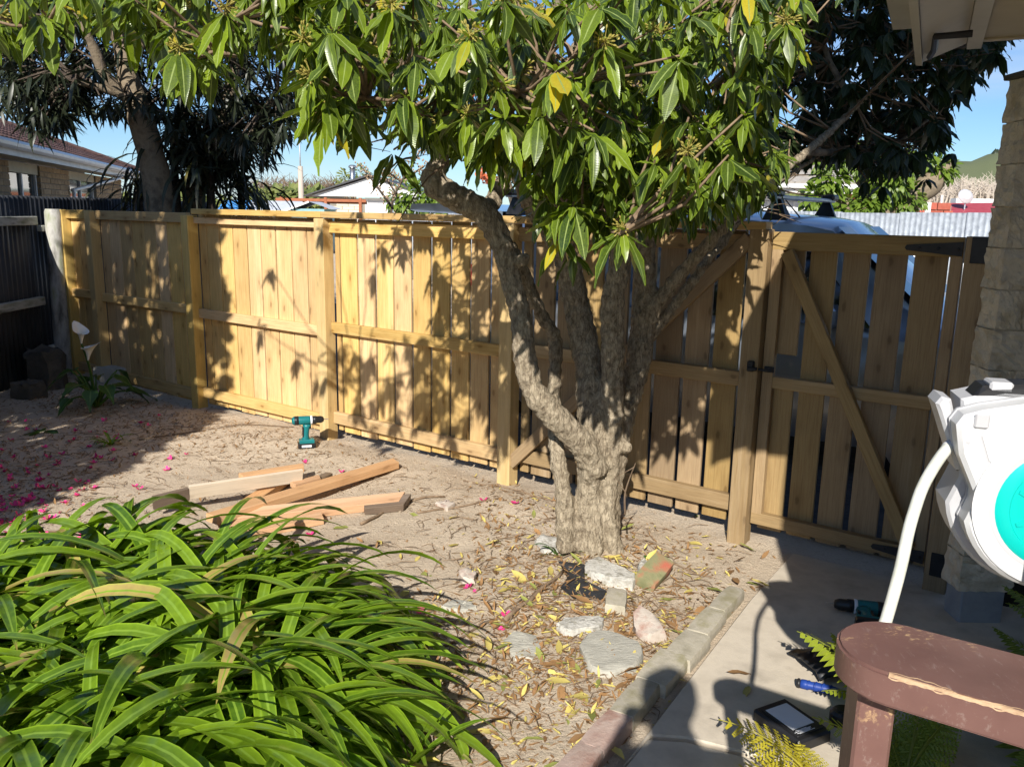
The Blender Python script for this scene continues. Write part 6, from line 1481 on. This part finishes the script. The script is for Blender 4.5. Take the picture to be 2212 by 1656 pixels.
# ================================================================== LITTER
FV = [blade(1.0, .32, 4, .10, .15, dr, 'lance', 120+k) for k, dr in enumerate((.05, -.15, .3, -.05))]
def flm(k, mat):
    V, Q, U = FV[k]; return leafmesh('fallen_leaf', V, Q, U, np.zeros(len(V)), mat)
FLM = {(k, m_): flm(k, m_) for k in range(4) for m_ in ('yellow_leaf', 'dry_leaf', 'green_leaf_fallen')}
def surf(x, y): return SLZ if path_side(x, y) > .02 and y > 1.4 and x < 2.4 else ground_z(x, y)
def on_plant(x, y): return ((x+1.45)/1.0)**2+((y-2.62)/.66)**2 < 1
MARK = (('the foot of the tree trunk', .43, 4.0), ('the large flat grey stone', .43, 3.1), ('the brick edging', .75, 3.05), ('the half-buried grey stone', .06, 3.18), ('the strap-leaved clump', -.35, 2.75), ('the mossy brick', .72, 3.8), ('the bare soil by the fence', -.1, 4.6), ('the gate post', 1.2, 3.9))
def near(x, y, marks=None): return min(marks or MARK, key=lambda q: (q[1]-x)**2+(q[2]-y)**2)[0]
LAB = {'yellow_leaf': 'yellow fallen leaf on the soil round the tree', 'dry_leaf': 'dry brown fallen leaf on the soil round the tree', 'green_leaf_fallen': 'pale green fallen leaf on the soil round the tree'}
cnt = 0
while cnt < 290:
    if random.random() < .8: x, y = random.gauss(.32, .42), random.gauss(3.15, .5)
    else: x, y = random.uniform(-1, 1.4), random.uniform(3.4, 4.9)
    if on_plant(x, y) or path_side(x, y) > .05 or y < 2.2 or (Vector((x, y))-Vector((.43, 4.06))).length < .2: continue
    mt = random.choices(('yellow_leaf', 'dry_leaf', 'green_leaf_fallen'), (.34, .44, .22))[0]
    a = random.random()*6.28; o = inst(FLM[(random.randrange(4), mt)], None, (x, y, surf(x, y)+.007), (random.gauss(0, .22), random.gauss(0, .22), a), random.uniform(.05, .11), 'fallen_leaf'); ln_ = ('large ' if o.scale[0] > .09 else 'small ' if o.scale[0] < .065 else '') + LAB[mt].split(' on the')[0] + ' lying near ' + near(x, y); tag(o, ln_, 'leaf', ln_.replace('leaf lying', 'leaves lying')); cnt += 1
for k in range(12):
    x, y = random.uniform(.75, 1.7), random.uniform(2.5, 3.9); mt = random.choice(('dry_leaf', 'yellow_leaf')); o = inst(FLM[(k % 4, mt)], None, (x, y, surf(x, y)+.006), (0.1, .1, k*1.3), random.uniform(.05, .10), 'fallen_leaf'); lab = 'fallen leaf lying on the concrete path' ; tag(o, lab, 'leaf', 'fallen leaves on the path')
# petals
def petal(seed):
    rr = random.Random(seed); mb = MB()
    for k in range(4):
        a = k*1.57+rr.uniform(-.4, .4); d = Vector((math.cos(a), math.sin(a), rr.uniform(.2, .9))); s_ = Vector((-math.sin(a), math.cos(a), 0)); mb.add([Vector((0, 0, .002)), d*.5+s_*.45, d*1.0+s_*.28+Vector((0, 0, .15)), d*1.0-s_*.28+Vector((0, 0, .1)), d*.5-s_*.45], [(0, 1, 2, 3, 4)])
    me = mb.mesh('fallen_petals'); me.materials.append(MATS['petal']); return me
PM = [petal(k) for k in range(5)]
cnt = 0
while cnt < 250:
    if cnt < 200: p = onz(random.gauss(-10, 120), random.gauss(1105, 70)); 
    elif cnt < 232: p = onz(random.uniform(0, 350), random.uniform(900, 1060))
    else: p = onz(random.uniform(300, 1300), random.uniform(930, 1500))
    if not (-5 < p.x < 1.2 and 2.5 < p.y < 7.6) or on_plant(p.x, p.y): continue
    lab = 'pink fallen petals on the soil near ' + near(p.x, p.y, (('the strap-leaved clump', -2.3, 3.7), ('the calla lily', -3.6, 6.8), ('the timber offcuts', -1.4, 4.8), ('the corrugated fence', -4.6, 6.0), ('the small green tuft', -3.0, 5.9), ('the cordless drill', -1.5, 5.8), ('the tree trunk', .3, 4.0), ('the long thin stick left of the clump', -2.9, 4.4)))
    tag(inst(PM[cnt % 5], None, (p.x, p.y, ground_z(p.x, p.y)+.004), (random.gauss(0, .3), random.gauss(0, .3), random.random()*6), random.uniform(.014, .028), 'fallen_petals'), lab, 'petals', lab.replace('pink fallen', 'scattered pink')); cnt += 1
# fine litter: crumbs of leaf, bark and root nobody could count
items = []
for _ in range(11500):
    r = random.random()
    if r < .45: x, y = random.gauss(.30, .45), random.gauss(3.2, .6)
    elif r < .72: p = onz(random.gauss(80, 220), random.gauss(1000, 100)); x, y = p.x, p.y
    elif r < .9: s = random.uniform(-3.6, 3.2); p = fw(s, random.gauss(-.45, .30)); x, y = p.x, p.y
    else: x, y = random.uniform(-3, 1.2), random.uniform(3.2, 6.5)
    if -2.6 < x < -.2 and 3.6 < y < 5.6 and random.random() < .75: continue
    if not (-5.5 < x < 2.2 and 2.1 < y < 9) or path_side(x, y) > .06: continue
    if (p_ := (Vector((x, y, 0))-X0).dot(DY)) > .02: continue
    items.append((random.randrange(4), Matrix.Rotation(random.random()*6.28, 3, 'Z') @ Matrix.Rotation(random.gauss(0, .35), 3, 'X') @ Matrix.Diagonal((random.uniform(.35, 1), 1, 1)), Vector((x, y, ground_z(x, y)+.004)), random.uniform(.014, .055), random.random()))
tag(inst(leafmesh('leaf_litter', *gather(FV, items), 'dry_leaf'), None, (0, 0, 0), name='leaf_litter'), 'fine brown leaf litter over the soil', 'litter', kind='stuff')
items2 = [(i[0], i[1], i[2]+Vector((random.gauss(0, .05), random.gauss(0, .05), .003)), i[3]*1.1, i[4]) for i in items[::6] if i[2].x > -.7]
tag(inst(leafmesh('leaf_crumbs', *gather(FV, items2), 'yellow_leaf'), None, (0, 0, 0), name='leaf_crumbs'), 'yellow leaf crumbs round the tree', 'litter', kind='stuff')
stx = MB()
for _ in range(1500):
    r = random.random()
    if r < .45: x, y = random.gauss(.3, .5), random.gauss(3.3, .6)
    elif r < .8: p = onz(random.gauss(130, 230), random.gauss(1050, 110)); x, y = p.x, p.y
    else: p = fw(random.uniform(-3, 3), random.gauss(-.5, .3)); x, y = p.x, p.y
    if not (-5.5 < x < 2 and 2.1 < y < 9) or path_side(x, y) > .06: continue
    a = random.random()*6.28; l_ = random.uniform(.03, .16); b_ = Vector((math.cos(a), math.sin(a), 0))*l_; z = ground_z(x, y)+.006
    stx.tube([(x, y, z), (x+b_.x*.5+random.gauss(0, .01), y+b_.y*.5+random.gauss(0, .01), z+random.uniform(0, .015)), (x+b_.x, y+b_.y, ground_z(x+b_.x, y+b_.y)+.005)], [.0022, .002, .0012], 3, False)
tag(stx.build('fine_twigs', 'twig'), 'fine dry twigs scattered over the soil', 'twigs', kind='stuff')
for i, (ps, r, lab) in enumerate((([(780, 1138), (860, 1092), (960, 1075)], .010, 'bent brown stick near the timber offcuts'), ([(900, 1110), (1000, 1095), (1080, 1085)], .007, 'thin brown stick on the soil before the fence'), ([(1090, 1340), (1160, 1290), (1215, 1245)], .012, 'thick brown stick lying towards the trunk'), ([(950, 1395), (1050, 1345), (1130, 1300)], .006, 'long thin root crossing the litter'), ([(0, 1160), (120, 1148), (260, 1150)], .007, 'long thin stick among the pink petals'), ([(1000, 1040), (1100, 1060), (1200, 1085)], .006, 'thin stick left of the trunk'), ([(1430, 1205), (1480, 1230), (1540, 1250)], .005, 'thin stick right of the mossy brick'), ([(300, 955), (480, 930), (640, 925)], .006, 'long thin stick in the shade of the fence'))):
    c = pts_curve([onz(x, y) for x, y in ps], 4); c = [Vector((p.x, p.y+random.gauss(0, .008), ground_z(p.x, p.y)+r)) for p in c]
    o = MB().tube(c, lerp_list([r, r*.6], len(c)), 6).build('stick', 'twig', None, c[0], smooth=True)
    for v in o.data.vertices: v.co -= c[0]
    tag(o, lab, 'stick')
# clods
cl = MB()
for _ in range(3200):
    r = random.random()
    if r < .5: p = fw(random.uniform(-3.5, 3.2), random.gauss(-.4, .28)); x, y = p.x, p.y
    else: x, y = random.uniform(-3.6, 1.3), random.uniform(3, 6.8)
    if not (-5 < x < 1.6 and 2.2 < y < 8.6) or path_side(x, y) > .03: continue
    s_ = random.uniform(.004, .013)*(1.6 if random.random() < .06 else 1); z = ground_z(x, y)
    cl.add([(x+s_*random.uniform(.7, 1.2)*a, y+s_*random.uniform(.7, 1.2)*b_, z+s_*c_) for a, b_, c_ in ((1, 0, .2), (.3, 1, .1), (-1, .3, .2), (-.2, -1, .1), (.1, .1, 1.0), (0, 0, -.5))], [(0, 1, 4), (1, 2, 4), (2, 3, 4), (3, 0, 4), (1, 0, 5), (2, 1, 5), (3, 2, 5), (0, 3, 5)])
tag(cl.build('soil_clods', 'clod'), 'small clods of dry soil on the ground', 'soil', kind='stuff')
